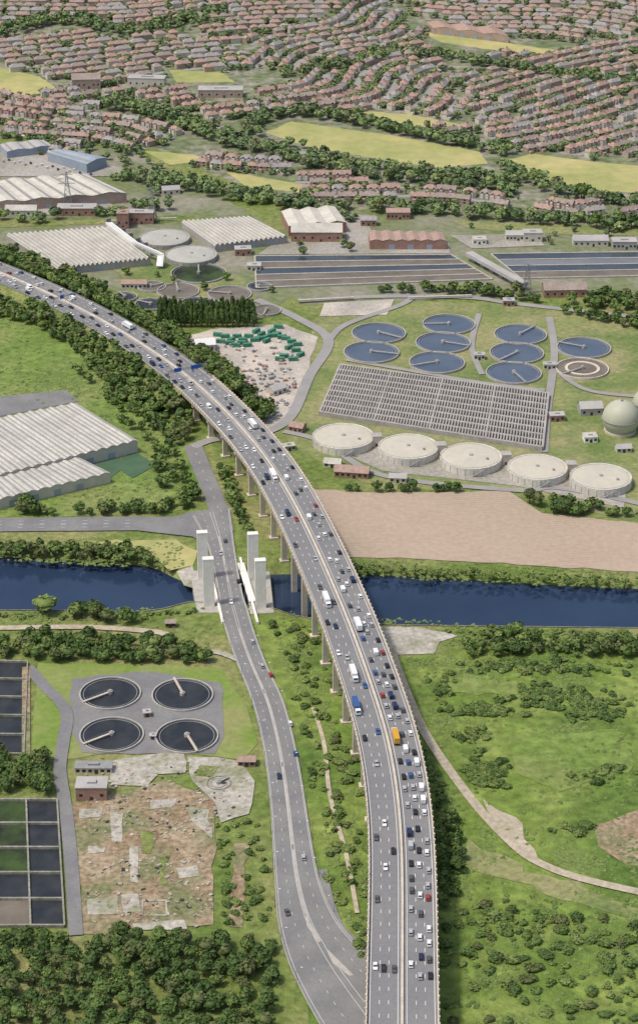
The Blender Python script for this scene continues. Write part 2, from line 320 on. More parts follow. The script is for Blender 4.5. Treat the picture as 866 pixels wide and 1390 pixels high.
for j,I in enumerate((((414,1228),(421,1252),(436,1278),(432,1280),(416,1256)),((440,1284),(462,1306),(480,1324),(474,1325),(452,1308)))):
    q=[at(x,y,zl) for x,y in I]; struct(MB().prism(q,zl+.01,zl+.15).build('traffic_island','kerb'),['upper','lower'][j]+' slim kerbed island where the local road divides')
road('road',[(345,905),(300,886),(270,885)],4,'slab','small access ramp')
road('slip_road',[(438,1180),(449,1230),(470,1268),(520,1300),(580,1330)],4,'asph','slip road joining from the right')
# ---------------------------------------------------------------- motorway centreline
CL=[(546,1440,20),(546,1300,20),(546.5,1200,21),(543,1100,22.5),(527,1000,24),(511,950,24.8),(494,900,25.5),(476,850,26),(455,800,26),(433,750,25.5),(409,700,24),(381,650,21.5),(345,600,18),(308,560,15),(266,520,12),(212,480,10),(148,440,8.5),(70,400,7.5),(0,370,6.5),(-80,340,6),(-220,290,6)]
P=arc([at(*c) for c in CL],4)
for _ in range(60): P[1:-1]=P[1:-1]*.5+(P[:-2]+P[2:])*.25
T,N=normals(P); MW=13.4
NS=min(range(len(P)),key=lambda i:abs(pix(*P[i])[0]-262)+(0 if pix(*P[i])[1]<560 else 999))
def off(i,o,dz=0): return (P[i][0]+N[i][0]*o,P[i][1]+N[i][1]*o,P[i][2]+dz)
KL.append((P[NS-6:],15)); KL.append((P[:NS],15))
via=thing('motorway_viaduct','long curving concrete motorway viaduct crossing the canal on tall piers','bridge',tuple(P[40]-[0,0,P[40][2]]))
def mpart(i0,i1,root):
    r=range(i0,i1)
    b=MB(); b.strip([off(i,-MW) for i in r],[off(i,MW) for i in r])
    sd=b.build('road_surface','mway',root)
    if not root: struct(sd,'grey motorway surface on the embankment')
    b=MB()
    for o in (-12.4,-1.7,1.7,12.4):
        b.strip([off(i,o-.12,.04) for i in r],[off(i,o+.12,.04) for i in r])
    for o in (-8.8,-5.3,5.3,8.8):
        for i in list(r)[:-1:2]:
            b.add([off(i,o-.13,.04),off(i,o+.13,.04),tuple((np.array(off(i,o+.13,.04))*.4+np.array(off(i+1,o+.13,.04))*.6)),tuple((np.array(off(i,o-.13,.04))*.4+np.array(off(i+1,o-.13,.04))*.6))],[(0,1,2,3)])
    q=b.build('road_marking','mark',sd if root else None)
    if not root: struct(q)
    b=MB(); b.strip([off(i,-.35,.9) for i in r],[off(i,.35,.9) for i in r]); b.strip([off(i,-.6,.02) for i in r],[off(i,-.35,.9) for i in r]); b.strip([off(i,.35,.9) for i in r],[off(i,.6,.02) for i in r])
    q=b.build('central_barrier','conc',root)
    if not root: tag(q,'pale central barrier of the motorway on the embankment','barrier')
    for sg in (-1,1):
        b=MB(); w=.45 if root else .15; h=1.25 if root else .8
        b.strip([off(i,sg*MW,h) for i in r],[off(i,sg*(MW+w),h) for i in r]); b.strip([off(i,sg*MW,-.02) for i in r],[off(i,sg*MW,h) for i in r]); b.strip([off(i,sg*(MW+w),h) for i in r],[off(i,sg*(MW+w),-1.2 if root else 0) for i in r])
        if root:
            for i in r: b.box(off(i,sg*(MW+.5))[0],off(i,sg*(MW+.5))[1],P[i][2]-.9,.8,.8,2.4,math.atan2(T[i][1],T[i][0]))
        q=b.build('parapet' if root else 'crash_barrier','conc' if root else 'steel',root)
        if not root: tag(q,'steel crash barrier on the '+('right' if sg>0 else 'left')+' edge of the embankment motorway','barrier')
mpart(0,NS+1,via); mpart(NS,len(P),None)
r=range(0,NS+1); b=MB()
b.strip([off(i,-MW-.4,-1.2) for i in r],[off(i,-MW+1.2,-1.4) for i in r]); b.strip([off(i,MW-1.2,-1.4) for i in r],[off(i,MW+.4,-1.2) for i in r])
for o in (-MW+1.2,-4.2,4.2,MW-1.2):
    b.strip([off(i,o-.5,-1.4) for i in r],[off(i,o-.5,-3) for i in r]); b.strip([off(i,o+.5,-1.4) for i in r],[off(i,o+.5,-3) for i in r]); b.strip([off(i,o-.5,-3) for i in r],[off(i,o+.5,-3) for i in r])
b.strip([off(i,-MW+1.2,-1.35) for i in r],[off(i,MW-1.2,-1.35) for i in r])
b.build('deck_girder','conc',via)
for i in range(4,NS-1,7):
    yaw=math.atan2(N[i][1],N[i][0]); h=P[i][2]-4.4
    b=MB(); b.box(P[i][0],P[i][1],h,2*MW-1,2.4,1.4,yaw); cb=b.build('crosshead','conc',via)
    for o in (-10.6,-3.6,3.6,10.6):
        x,y,_=off(i,o); b=MB(); gz=-5 if pip(x,y,[(p[0],p[1]) for p in nb]+[(p[0],p[1]) for p in fw][::-1]) else 0
        b.box(x,y,gz,3.0,1.9,h-gz-.01,yaw); b.box(x,y,gz,5,4,.9,yaw); b.build('pier_column','conc',via)
b=MB(); r=range(NS-4,len(P))
for sg in (-1,1):
    a=[off(i,sg*(MW+.2),-.1) for i in r]; c=[(P[i][0]+N[i][0]*sg*(MW+1.5+1.8*P[i][2]),P[i][1]+N[i][1]*sg*(MW+1.5+1.8*P[i][2]),-.1) for i in r]
    b.strip(a,c)
a=[off(NS-4,s*(MW+.2),-.1) for s in (-1,1)]; b.add([a[0],a[1],(a[1][0],a[1][1],-.1),(a[0][0],a[0][1],-.1)],[(0,1,2,3)])
struct(b.build('embankment','grass'),'grassy motorway embankment')
def emb(x,y):
    d=(P[NS-4:,0]-x)**2+(P[NS-4:,1]-y)**2; i=int(d.argmin()); d=math.sqrt(d[i]); z=P[NS-4+i][2]
    return max(0,min(z-.3,z-(d-MW-.5)/1.8-.2)) if d<45 else 0
def gantry(i,label,signs):
    g=thing('sign_gantry',label,'gantry',tuple(off(i,0)))
    b=MB()
    for o in (-MW+.4,MW-.4):
        p=MB(); x,y,z=off(i,o); p.cyl(x,y,z,z+7.2,.28,.22,8); p.build('post','steel',g)
    for dz in (6.2,7.2): b.bar(off(i,-MW+.4,dz),off(i,MW-.4,dz),.25)
    for o in range(-12,12,2): b.bar(off(i,o,6.2),off(i,o+2,7.2),.14)
    b.build('beam','steel',g)
    for o,w in signs:
        s=MB(); a=Vector(off(i,o-w/2,6.7)); c=Vector(off(i,o+w/2,6.7)); t=Vector((-T[i][0],-T[i][1],0))*.35
        s.bar(a+t,c+t,.15,3); q=s.build('sign_panel','sign',g)
        s=MB(); s.bar(a+t*1.4+Vector((0,0,1.3)),c+t*1.4+Vector((0,0,1.3)),.05,.12); s.bar(a+t*1.4-Vector((0,0,1.3)),c+t*1.4-Vector((0,0,1.3)),.05,.12); s.build('sign_border','frame',q)
near=lambda px,py:min(range(len(P)),key=lambda i:math.dist(pix(*P[i])[:2],(px,py)))
gantry(near(258,512),'motorway gantry with two blue direction signs at the viaduct end',[(5.5,7),(-7,5)])
gantry(near(95,412),'thin motorway gantry over the embankment stretch near the left edge',[(-6,3)])
# ---------------------------------------------------------------- lift bridge
lb=thing('lift_bridge','white concrete canal lift bridge with four slab towers beside the viaduct','bridge',at(312,790))
for (x,y) in ((276,787),(284,824),(344,789),(354,826)):
    X,Y,_=at(x,y); b=MB(); b.box(X,Y+1.5,-.1,5.6,3.4,28,.12); tw=b.build('tower','white_conc',lb)
    b=MB(); b.box(X,Y+1.5,27.91,5.8,3.6,.5,.12); b.build('tower_cap','white_conc',tw)
b=MB(); a=at(296,765,0); c=at(322,838,0)
for s_ in (-1,1):
    b.bar((a[0]+s_*9+3,a[1]+4,1),(c[0]+s_*9+2,c[1]-8,1),1.2,1.7)
b.build('deck_girder','white_conc',lb)
b=MB(); p0=at(327,768); p1=at(343,820); b.bar((p0[0],p0[1],1.6),(p1[0],p1[1],1.6),3.6,.6); b.build('walkway','white_conc',lb)
b=MB(); b.prism([at(258,775),at(296,775),at(302,832),at(268,832)],WZ-.5,.25); b.prism([at(333,778),at(366,776),at(372,832),at(340,834)],WZ-.5,.25); b.build('abutment','kerb',lb)
struct(MB().sheet([at(240,776),at(262,768),at(268,800),at(250,795)],.2).build('quay','slab'))
# ---------------------------------------------------------------- tanks
def rtank(px,py,w,name,label,cat,rimh,water,rim,ang=None,double=False,group=None,bridge='grey_conc'):
    X,Y,_=at(px,py,rimh); s=pix(X,Y,rimh)[2]; R=w/2/s
    t=thing(name,label,cat,(X,Y,0),0,group); KC.append((X,Y,R+1.5))
    MB().ring(X,Y,0,rimh,R-.7,R).build('rim_wall',rim,t)
    b=MB().lathe(X,Y,[(R-.75,rimh*.55),(.6,rimh*.56)],48,True); b.build('water',water,t)
    if double: MB().ring(X,Y,0,rimh*.9,R*.55,R*.66).build('inner_wall',rim,t)
    MB().ring(X,Y,rimh*.5,rimh*.8,R-2.2,R-1.9).build('weir_ring','steel',t)
    c=MB().cyl(X,Y,rimh*.3,rimh+1,1.3,1.3,16); c.cyl(X,Y,rimh+1,rimh+1.6,.8,.6,12); c.build('centre_drum','grey_conc',t)
    a=ang if ang is not None else random.uniform(0,6.3)
    b=MB(); e=(X+math.cos(a)*(R+.3),Y+math.sin(a)*(R+.3),rimh+.5); b.bar((X,Y,rimh+.5),e,1.1,.3); br=b.build('scraper_bridge',bridge,t)
    b=MB(); nx,ny=-math.sin(a)*.5,math.cos(a)*.5
    for q in (-1,1): b.bar((X+nx*q,Y+ny*q,rimh+1.5),(e[0]+nx*q,e[1]+ny*q,rimh+1.5),.08)
    b.build('handrail','steel',br)
    return t
for (x,y,w,a,l) in ((150,940,84,-2.5,'dark round tank with scraper arm, upper left of the four near the canal'),(248,942,84,1.9,'dark round tank with scraper arm, upper right of the four near the canal'),(152,996,88,-2.5,'dark round tank with scraper arm, lower left of the four near the brick building'),(254,998,86,-1.2,'dark round tank with scraper arm, lower right of the four near the local road')):
    rtank(x,y,w,'settling_tank',l,'tank',1.3,'dark_water','kerb',a,bridge='conc')
nm=['back left','front left','back middle','centre','front middle','back right of centre','right of centre middle','front right of centre','far right back']
for i,(x,y,w) in enumerate(((514,451,74),(504,477,76),(609,439,72),(601,464,75),(593,491,76),(706,453,72),(701,478,74),(697,505,76),(792,471,74))):
    rtank(x,y,w,'settling_tank','blue water settling tank, '+nm[i]+' of the group above the lane block','tank',1.6,'blue_water','kerb',bridge='grey_conc')
rtank(790,499,72,'settling_tank','drained double ringed round tank with dark floor, front of the rightmost pair','tank',1.6,'brown_water','conc',double=True)
for i,(x,y,w,m_) in enumerate(((270,370,76,'green_water'),(242,394,58,'brown_water'),(205,412,44,'dark_water'),(268,412,52,'dark_water'),(312,398,60,'brown_water'),(206,388,40,'brown_water'),(352,388,34,'dark_water'),(170,402,34,'dark_water'),(362,420,40,'brown_water'))):
    rtank(x,y,w,'filter_bed',['mossy round filter bed behind the others left of the poplars','round brown filter bed left of the poplar row','small dark round filter bed nearest the motorway','dark round filter bed just behind the poplar tops','brown round filter bed right of the mossy one','smallest brown round filter bed beside the pipe bridge','small dark round tank at the left end of the long basins','small dark round tank at the foot of the motorway tree belt','small brown round tank right of the poplar row'][i],'tank',1.5,m_,'grey_conc')
def cover(px,py,w,h,name,label,wallm,roofm,dome=1.5,rail=True):
    X,Y,_=at(px,py,h); R=w/2/pix(X,Y,h)[2]; t=thing(name,label,'tank',(X,Y,0)); KC.append((X,Y,R+2))
    wb=MB().lathe(X,Y,[(R,0),(R,h+.25),(R-.9,h+.25),(R-.9,h-.3)])
    for i in range(24):
        a=i*math.pi/12; wb.box(X+math.cos(a)*(R+.15),Y+math.sin(a)*(R+.15),0,.3,.5,h*.97,a)
    wb.build('wall',wallm,t)
    rf=MB().lathe(X,Y,[(R-.9,h-.15),(R*.88,h+dome*.3),(R*.86,h+dome*.42),(R*.5,h+dome*.85),(R*.15,h+dome),(.3,h+dome*1.05)],48,True).build('roof',roofm,t)
    b=MB(); b.cyl(X,Y,h+dome,h+dome+.8,R*.07,R*.06,12); b.build('vent','grey_conc',rf)
    b=MB(); b.cyl(X+R*.5,Y-R*.3,h+dome*.5,h+dome+1,.8,.8,8); b.build('vent','grey_conc',rf)
    if rail:
        b=MB(); b.ring(X,Y,h+1.1,h+1.22,R-.12,R+.05)
        for i in range(20):
            a=i*math.pi/10; b.box(X+math.cos(a)*(R-.1),Y+math.sin(a)*(R-.1),h+.25,.14,.14,.9)
        b.build('railing','steel',t)
        b=MB(); b.bar((X-R*.05,Y-R-.9,0),(X+R*.35,Y-R-.6,h),1,.2); b.build('stair','steel',t)
for i,(x,y,w) in enumerate(((466,592,84),(554,606,82),(639,619,84),(729,634,82),(815,647,84))):
    cover(x,y,w,4.8,'digester_tank','pale beige covered digester tank, '+ords(i+1)+' from the left in the row of five','dig_wall','dig_roof',.7)
for i,(x,y) in enumerate(((511,590),(598,602),(686,615),(774,628))):
    X,Y,_=at(x,y+14); t=thing('service_tower','small concrete service tower, '+ords(i+1)+' from left between the pale digester tanks','tower',(X,Y,0)); KC.append((X,Y,5))
    MB().box(X,Y,0,5.5,5.5,6.5,.1).build('wall','conc',t); MB().box(X,Y,6.51,6,6,.4,.1).build('roof','grey_conc',t); MB().box(X,Y-2.95,0,1.4,.1,2.2,0).build('door','dark',t)
cover(224,322,68,3.5,'covered_tank','round pale covered tank, upper of the two beside the white ridged shed','grey_conc','dome',1.,False)
cover(260,345,70,3.5,'covered_tank','round pale covered tank, lower of the two beside the white ridged shed','grey_conc','dome',1.,False)
for (x,y,r_,l) in ((842,567,11.3,'pale green spherical gas holder right of the lane block'),(878,546,9,'pale green spherical gas holder cut by the right edge')):
    zc=r_*.8; X,Y,_=at(x,y,zc); t=thing('gas_holder',l,'gas holder',(X,Y,0)); KC.append((X,Y,r_+1))
    MB().lathe(X,Y,[(r_*math.sin(a)+.01,zc-r_*math.cos(a)) for a in np.linspace(.65,math.pi,24)],40).build('sphere','sphere',t,True)
    MB().ring(X,Y,0,1.6,r_*.7,r_*.86).build('plinth','conc',t); MB().ring(X,Y,zc-.15,zc+.15,r_,r_+.5).build('walkway','steel',t)
    MB().cyl(X,Y,zc+r_-.1,zc+r_+.8,.9,.7,10).build('top_vent','steel',t)
def lerp4(Q,u_,v_): return (Q[0]*(1-u_)+Q[1]*u_)*(1-v_)+(Q[3]*(1-u_)+Q[2]*u_)*v_
def basin(name,label,cor,zh,nu,nv,ww,fills,wallm,level=.5,beams=0,keep=True,wv=1.2,bw=.6):
    Q=[Vector(at(x,y,zh)) for x,y in cor]; c0=sum(Q,Vector())/4
    t=thing(name,label,'basin',(c0.x,c0.y,0)); KP.append([(q.x,q.y) for q in Q]) if keep else None
    b=MB()
    for i in range(nu+1): b.bar(lerp4(Q,i/nu,0)-Vector((0,0,zh/2)),lerp4(Q,i/nu,1)-Vector((0,0,zh/2)),ww,zh)
    for j in range(nv+1): b.bar(lerp4(Q,0,j/nv)-Vector((0,0,zh/2-.03)),lerp4(Q,1,j/nv)-Vector((0,0,zh/2-.03)),ww*wv,zh)
    b.build('dividing_wall',wallm,t)
    mb={}
    for i in range(nu):
        for j in range(nv):
            m_=fills[(i*nv+j)%len(fills)]; mb.setdefault(m_,MB()).sheet([lerp4(Q,(i+a)/nu,(j+d)/nv)-Vector((0,0,zh*(1-level)-.01*((i+j)%2))) for a,d in ((0,0),(1,0),(1,1),(0,1))])
    for m_,x in mb.items(): x.build('water' if 'water' in m_ else 'filling',m_,t)
    if beams:
        b=MB()
        for i in range(1,beams):
            b.bar(lerp4(Q,i/beams,0)+Vector((0,0,.12)),lerp4(Q,i/beams,1)+Vector((0,0,.12)),bw,.2)
        b.build('cross_beam',wallm,t)
    return t
basin('lane_block','big grey concrete block of parallel aeration lanes in front of the blue tanks',[(462,494),(744,533),(736,606),(434,558)],3.2,4,9,1.4,['lane_water'],'lane_conc',.4,76,bw=.75)
basin('long_basin','long dark basins with brown walkways behind the hedge, left of the conveyor',[(346,347),(612,345),(668,378),(348,390)],1.2,1,5,1.2,['basin_water','brown_water','basin_water','brown_water','brown_water'],'kerb',.6)
basin('long_basin','long reflective basins right of the conveyor reaching the right edge',[(666,344),(960,340),(960,372),(706,377)],1.2,1,4,1.1,['basin_water','grey_water','basin_water','brown_water'],'kerb',.6)
basin('sunken_basin','dark rectangular basins at the left edge beside the four round tanks',[(-45,895),(38,897),(33,1022),(-45,1022)],1.4,2,5,.7,['dark_water'],'old_conc',.2)
basin('filter_basin','rectangular basins with green and brown fill at the lower left edge',[(-48,1084),(78,1084),(88,1255),(-50,1255)],1.6,3,5,.8,['green_water','green_water','dark_water','dark_water','brown_water','green_water','green_water','green_water','dark_water','brown_water','dark_water','dark_water','dark_water','dark_water','dark_water'],'old_conc',.25)
basin('rubble_pit','small square dark open pit with concrete edge in the brown site',[(194,1222),(226,1222),(227,1242),(194,1242)],.7,1,1,.8,['dark'],'slab',.4)
# ---------------------------------------------------------------- sheds and buildings
def shed(name,label,cor,h,n,rh,wallm,roofm,light=True,cat='building'):
    Q=[Vector(at(x,y,h)) for x,y in cor]; c0=sum(Q,Vector())/4; KP.append([(q.x,q.y) for q in Q])
    t=thing(name,label,cat,(c0.x,c0.y,0))
    b=MB()
    for i in range(4):
        a=Q[i]; c=Q[(i+1)%4]; b.add([(a.x,a.y,0),(c.x,c.y,0),(c.x,c.y,h),(a.x,a.y,h)],[(0,1,2,3)])
    for v_ in (0,1):
        for i in range(n): b.add([lerp4(Q,i/n,v_),lerp4(Q,(i+1)/n,v_),lerp4(Q,(i+.5)/n,v_)+Vector((0,0,rh))],[(0,1,2)])
    b.build('wall',wallm,t)
    b=MB(); r2=MB(); up=Vector((0,0,.12))
    for i in range(n):
        a0,a1=lerp4(Q,i/n,-.008)+up,lerp4(Q,i/n,1.008)+up; m0,m1=lerp4(Q,(i+.5)/n,-.008)+up+Vector((0,0,rh)),lerp4(Q,(i+.5)/n,1.008)+up+Vector((0,0,rh)); e0,e1=lerp4(Q,(i+1)/n,-.008)+up,lerp4(Q,(i+1)/n,1.008)+up
        b.add([a0,a1,m1,m0],[(0,1,2,3)]); b.add([m0,m1,e1,e0],[(0,1,2,3)])
        for (x0,x1,y0,y1) in ((a0,a1,m0,m1),(e0,e1,m0,m1)):
            u0=Vector((0,0,.08)); r2.add([x0*.65+y0*.35+u0,x1*.65+y1*.35+u0,x1*.45+y1*.55+u0,x0*.45+y0*.55+u0],[(0,1,2,3)])
    rf=b.build('roof',roofm,t)
    if light: r2.build('rooflight','rooflight',rf)
    D,Cc=Q[3],Q[2]; dd=(Cc-D); L=dd.length; dd.normalize(); nn=Vector((dd.y,-dd.x,0))
    for k in range(1,int(L/14)):
        p=D+dd*k*14; q=p+dd*4.5; o=nn*.12
        door=MB(); door.add([(p+o).to_tuple()[:2]+(0,),(q+o).to_tuple()[:2]+(0,),(q+o).to_tuple()[:2]+(4.2,),(p+o).to_tuple()[:2]+(4.2,)],[(0,1,2,3)]); door.build('loading_door','bluegrey',t)
    return t
shed('factory','striped pale multi ridged factory roof at the left edge, rear block',[(-110,590),(105,548),(187,598),(-30,652)],8,15,1.2,'cream','white_roof')
shed('factory','striped pale multi ridged factory roof at the left edge, front block',[(-80,655),(100,617),(150,642),(-50,690)],6.5,12,1.1,'cream','white_roof')
shed('ridged_shed','white shed with many parallel ridges beside the motorway at upper left',[(10,320),(150,310),(205,352),(78,365)],5,20,2.2,'grey_conc','white_roof',True)
shed('ridged_shed','grey white shed with many ridges behind the round covered tanks',[(247,302),(340,296),(390,322),(292,334)],5,15,2,'grey_conc','white_roof',True)
shed('warehouse','large cream roofed warehouse at upper left edge',[(-80,252),(118,237),(172,262),(-60,280)],8,5,2.,'hbrick','cream_roof')
shed('warehouse','small blue grey warehouse behind the cream roofed one',[(65,207),(90,203),(145,214),(118,223)],8,1,1.8,'bluegrey','bluegrey')
shed('warehouse','blue grey warehouse annex beside the small warehouse',[(0,196),(60,190),(72,198),(10,206)],6,2,1.2,'bluegrey','grey_roof')
shed('screen_house','pale ridged works hall above the long basins',[(382,287),(455,281),(470,302),(392,307)],8,3,2,'brick','cream_roof',False)
shed('pump_hall','long red brick hall with brown roof above the long basins',[(500,314),(600,316),(606,327),(502,327)],7,6,1.2,'brick','r_red',False)
shed('school','long school building with red roof near the top',[(578,30),(680,40),(690,50),(588,38)],6,3,2.5,'hbrick','r_orange',False)
def bld(px,py,w,d,h,rot,wallm,roofm,label,name='works_building',gable=True,cat='building',win=3):
    X,Y,_=at(px,py); t=thing(name,label,cat,(X,Y,0),0); KC.append((X,Y,max(w,d)*.55))
    c,s=math.cos(rot),math.sin(rot); tr=lambda x,y,z:(X+x*c-y*s,Y+x*s+y*c,z)
    b=MB().box(X,Y,0,w,d,h,rot)
    if gable:
        for e in (-1,1): b.add([tr(e*w/2,-d/2,h),tr(e*w/2,d/2,h),tr(e*w/2,0,h+d*.28)],[(0,1,2)])
    b.build('wall',wallm,t)
    r2=MB()
    if gable:
        k=.4; r2.add([tr(-w/2-k,-d/2-k,h-.1),tr(w/2+k,-d/2-k,h-.1),tr(w/2+k,0,h+d*.28+.12),tr(-w/2-k,0,h+d*.28+.12),tr(-w/2-k,d/2+k,h-.1),tr(w/2+k,d/2+k,h-.1)],[(0,1,2,3),(3,2,5,4)])
    else: r2.box(X,Y,h+.01,w+.5,d+.5,.4,rot); r2.box(X,Y,h+.42,w*.3,d*.3,.9,rot)
    r2.build('roof',roofm,t)
    n=win
    for i in range(n):
        x=-w/2+w*(i+.5)/n; q=MB()
        nm_='door' if i==n//2 else 'window'
        z0,z1=(0,2.4) if nm_=='door' else (h*.35,h*.35+1.5)
        q.add([tr(x-.8,-d/2-.06,z0),tr(x+.8,-d/2-.06,z0),tr(x+.8,-d/2-.06,z1),tr(x-.8,-d/2-.06,z1)],[(0,1,2,3)]); q.build(nm_,'dark' if nm_=='door' else 'glass',t)
    return t
for a in ((126,1080,14,9,7,0.0,'brick','grey_roof','red brick pump house with grey roof between the round tanks and brown site',False),
(128,1046,17,6,3,0,'conc','rooflight','low pale building with glazed panels behind the red brick pump house',False),
(335,1037,8,5,3,0,'brick','r_red','tiny red roofed hut at the edge of the pale slabs'),
(200,972,3.5,3.5,2.6,.2,'brick','grey_roof','small control kiosk between the four round dark tanks',False),
(208,1003,3,2.5,2.2,0,'cream','grey_roof','tiny cream kiosk between the lower pair of round tanks',False),
(478,645,20,9,4,-.15,'brick','r_red','long red roofed shed in front of the leftmost digester tank'),
(404,584,9,7,3.5,-.4,'brick','r_red','red roofed hut beside the access road under the viaduct'),
(452,632,10,7,3,-.2,'cream','white_roof','small white roofed shed near the red shed'),
(375,533,11,8,4,.7,'cream','grey_roof','grey roofed site office in the gravel compound'),
(278,474,13,10,5,.2,'cream','frame','white tent like shed at the left end of the gravel compound'),
(183,390,18,7,4,0,'cream','r_orange','orange roofed works block beside the white ridged shed'),
(190,302,22,9,9,.0,'brick','grey_roof','brick works block with flat roof behind the pipe bridge',False),
(168,308,9,9,12,.0,'brick','r_red','tall brick tower block beside the pipe bridge',False),
(430,324,38,16,8,0,'brick','white_roof','brick process building with pale roof left of the long basins'),
(700,325,16,8,5,0,'cream','grey_roof','cream works block behind the right basins'),
(722,326,14,9,7,0,'cream','grey_roof','taller cream works block behind the right basins',False),
(765,400,30,12,6,.05,'brick','r_brown','brown roofed works building beside the right hedge'),
(800,332,26,10,5,0,'cream','grey_roof','long grey roofed block near the right edge'),
(690,414,8,6,4,0,'brick','grey_roof','little brick kiosk by the works road',False),
(650,487,7,5,3.5,0,'cream','grey_roof','small pale kiosk among the blue tanks',False),
(745,500,8,5,3.5,0,'cream','grey_roof','small pale kiosk right of the blue tanks',False),
(800,560,14,10,5,.1,'grey_conc','grey_roof','grey plant building left of the green gas holder'),
(800,598,8,7,3.5,.1,'white_conc','white_roof','low white plant cabin in front of the gas holder',False),
(232,850,5,4,3,0,'brick','r_brown','lone brown hut on the pale lane south of the canal'),
(540,653,10,6,3.5,-.1,'cream','grey_roof','low grey shed in front of the second digester tank'),
(118,118,26,14,9,.1,'hbrick','r_brown','large brick hall in the upper left estate'),
(200,116,34,12,8,-.1,'cream','grey_roof','long flat roofed school block in the upper left estate',False),
(300,130,40,14,7,.0,'hbrick','grey_roof','wide flat roofed store behind the tree belt',False),
(105,290,30,12,6,0,'brick','grey_roof','flat roofed trade unit in front of the cream warehouse',False),
(30,291,24,10,5,0,'cream','white_roof','white roofed trade unit at the left edge in front of the warehouse'),
(232,262,14,8,4,.2,'cream','grey_roof','small cream shed right of the cream warehouse'),
(330,345,12,8,5,.1,'brick','grey_roof','brick valve house right of the ridged sheds',False),
(345,366,10,7,4,0,'cream','grey_roof','cream cabin at the left end of the long basins',False),
(500,305,12,8,5,0,'brick','r_grey','slate roofed brick lodge left of the long brick hall'),
(540,296,18,8,6,0,'brick','r_red','red roofed lodge behind the long brick hall'),
(650,330,10,8,4,0,'white_conc','white_roof','white cabin in the yard behind the conveyor',False),
(392,610,7,5,3,.3,'cream','white_roof','tiny white cabin beside the viaduct and works road',False),
(845,612,9,6,3,.1,'cream','grey_roof','grey roofed cabin below the gas holder'),
(755,570,9,6,4,.1,'brick','grey_roof','brick kiosk right of the lane block',False),
(846,336,18,10,6,0,'grey_conc','grey_roof','flat grey block at the right edge behind the basins',False)): bld(*a[:9],gable=(len(a)<10),win=1 if a[2]<5 else (3 if a[2]<16 else 6))
t=thing('conveyor_bridge','long grey enclosed conveyor bridge between the two sets of long basins','conveyor',at(676,365))
a=Vector(at(636,344,5)); c=Vector(at(712,386,5)); MB().bar(a,c,6,2.6).build('gallery','grey_roof',t)
for k in range(6):
    p=a.lerp(c,(k+.5)/6); MB().box(p.x,p.y,0,1,4,3.7,.6).build('trestle_leg','steel',t)
t=thing('pipe_bridge','white pipe bridge running between the ridged shed and round covered tanks','pipe',at(180,340))
for k in range(3):
    b=MB(); o=k*3; p=[Vector(at(145+o,303,7+k)),Vector(at(180+o,330,7+k)),Vector(at(216+o,346,7+k)),Vector(at(214+o,362,2))]
    for q in range(3): b.bar(p[q],p[q+1],1.6)
    b.build('pipe','frame',t)
for k in range(7):
    p=Vector(at(148+k*10,307+k*6.6,0)); MB().box(p.x,p.y,0,4,.8,6.2,.6).build('support_leg','steel',t)
for i,(x0,y0,x1,y1) in enumerate(((150,300,240,296),(405,408,480,404),(555,404,640,401))):
    t=thing('overground_pipe','white overground pipe, '+['behind the brick works block','left end of the road below the long basins','right of the pale yard below the long basins'][i],'pipe',at(x0,y0))
    MB().bar(at(x0,y0,2.2),at(x1,y1,2.2),1.2).build('pipe','cream',t)
    for k in range(6):
        p=Vector(at(x0,y0)).lerp(Vector(at(x1,y1)),(k+.5)/6); MB().box(p.x,p.y,0,.6,1.2,1.5).build('support_leg','steel',t)
def pylon(px,py,h,label):
    X,Y,_=at(px,py); t=thing('electricity_pylon',label,'pylon',(X,Y,0)); b=MB(); L=[]
    for k in range(9):
        f=k/8; w=3.4*(1-f)**1.3+.35; L.append([(X+sx*w,Y+sy*w,h*f) for sx,sy in ((-1,-1),(1,-1),(1,1),(-1,1))])
    for k in range(8):
        for j in range(4):
            b.bar(L[k][j],L[k+1][j],.3); b.bar(L[k][j],L[k+1][(j+1)%4],.18); b.bar(L[k][j],L[k][(j+1)%4],.15)
    b.build('lattice_tower','steel',t)
    for z in (.68,.8,.92):
        c_=MB(); w=6.5 if z<.9 else 5; c_.bar((X-w,Y,h*z),(X+w,Y,h*z),.3); c_.bar((X-w,Y,h*z),(X,Y,h*z+1.8),.2); c_.bar((X+w,Y,h*z),(X,Y,h*z+1.8),.2); c_.build('cross_arm','steel',t)
pylon(93,283,30,'steel lattice pylon in front of the cream roofed warehouse')
pylon(207,300,28,'steel lattice pylon behind the round covered tanks')
pylon(715,398,22,'steel lattice pylon at the end of the conveyor')
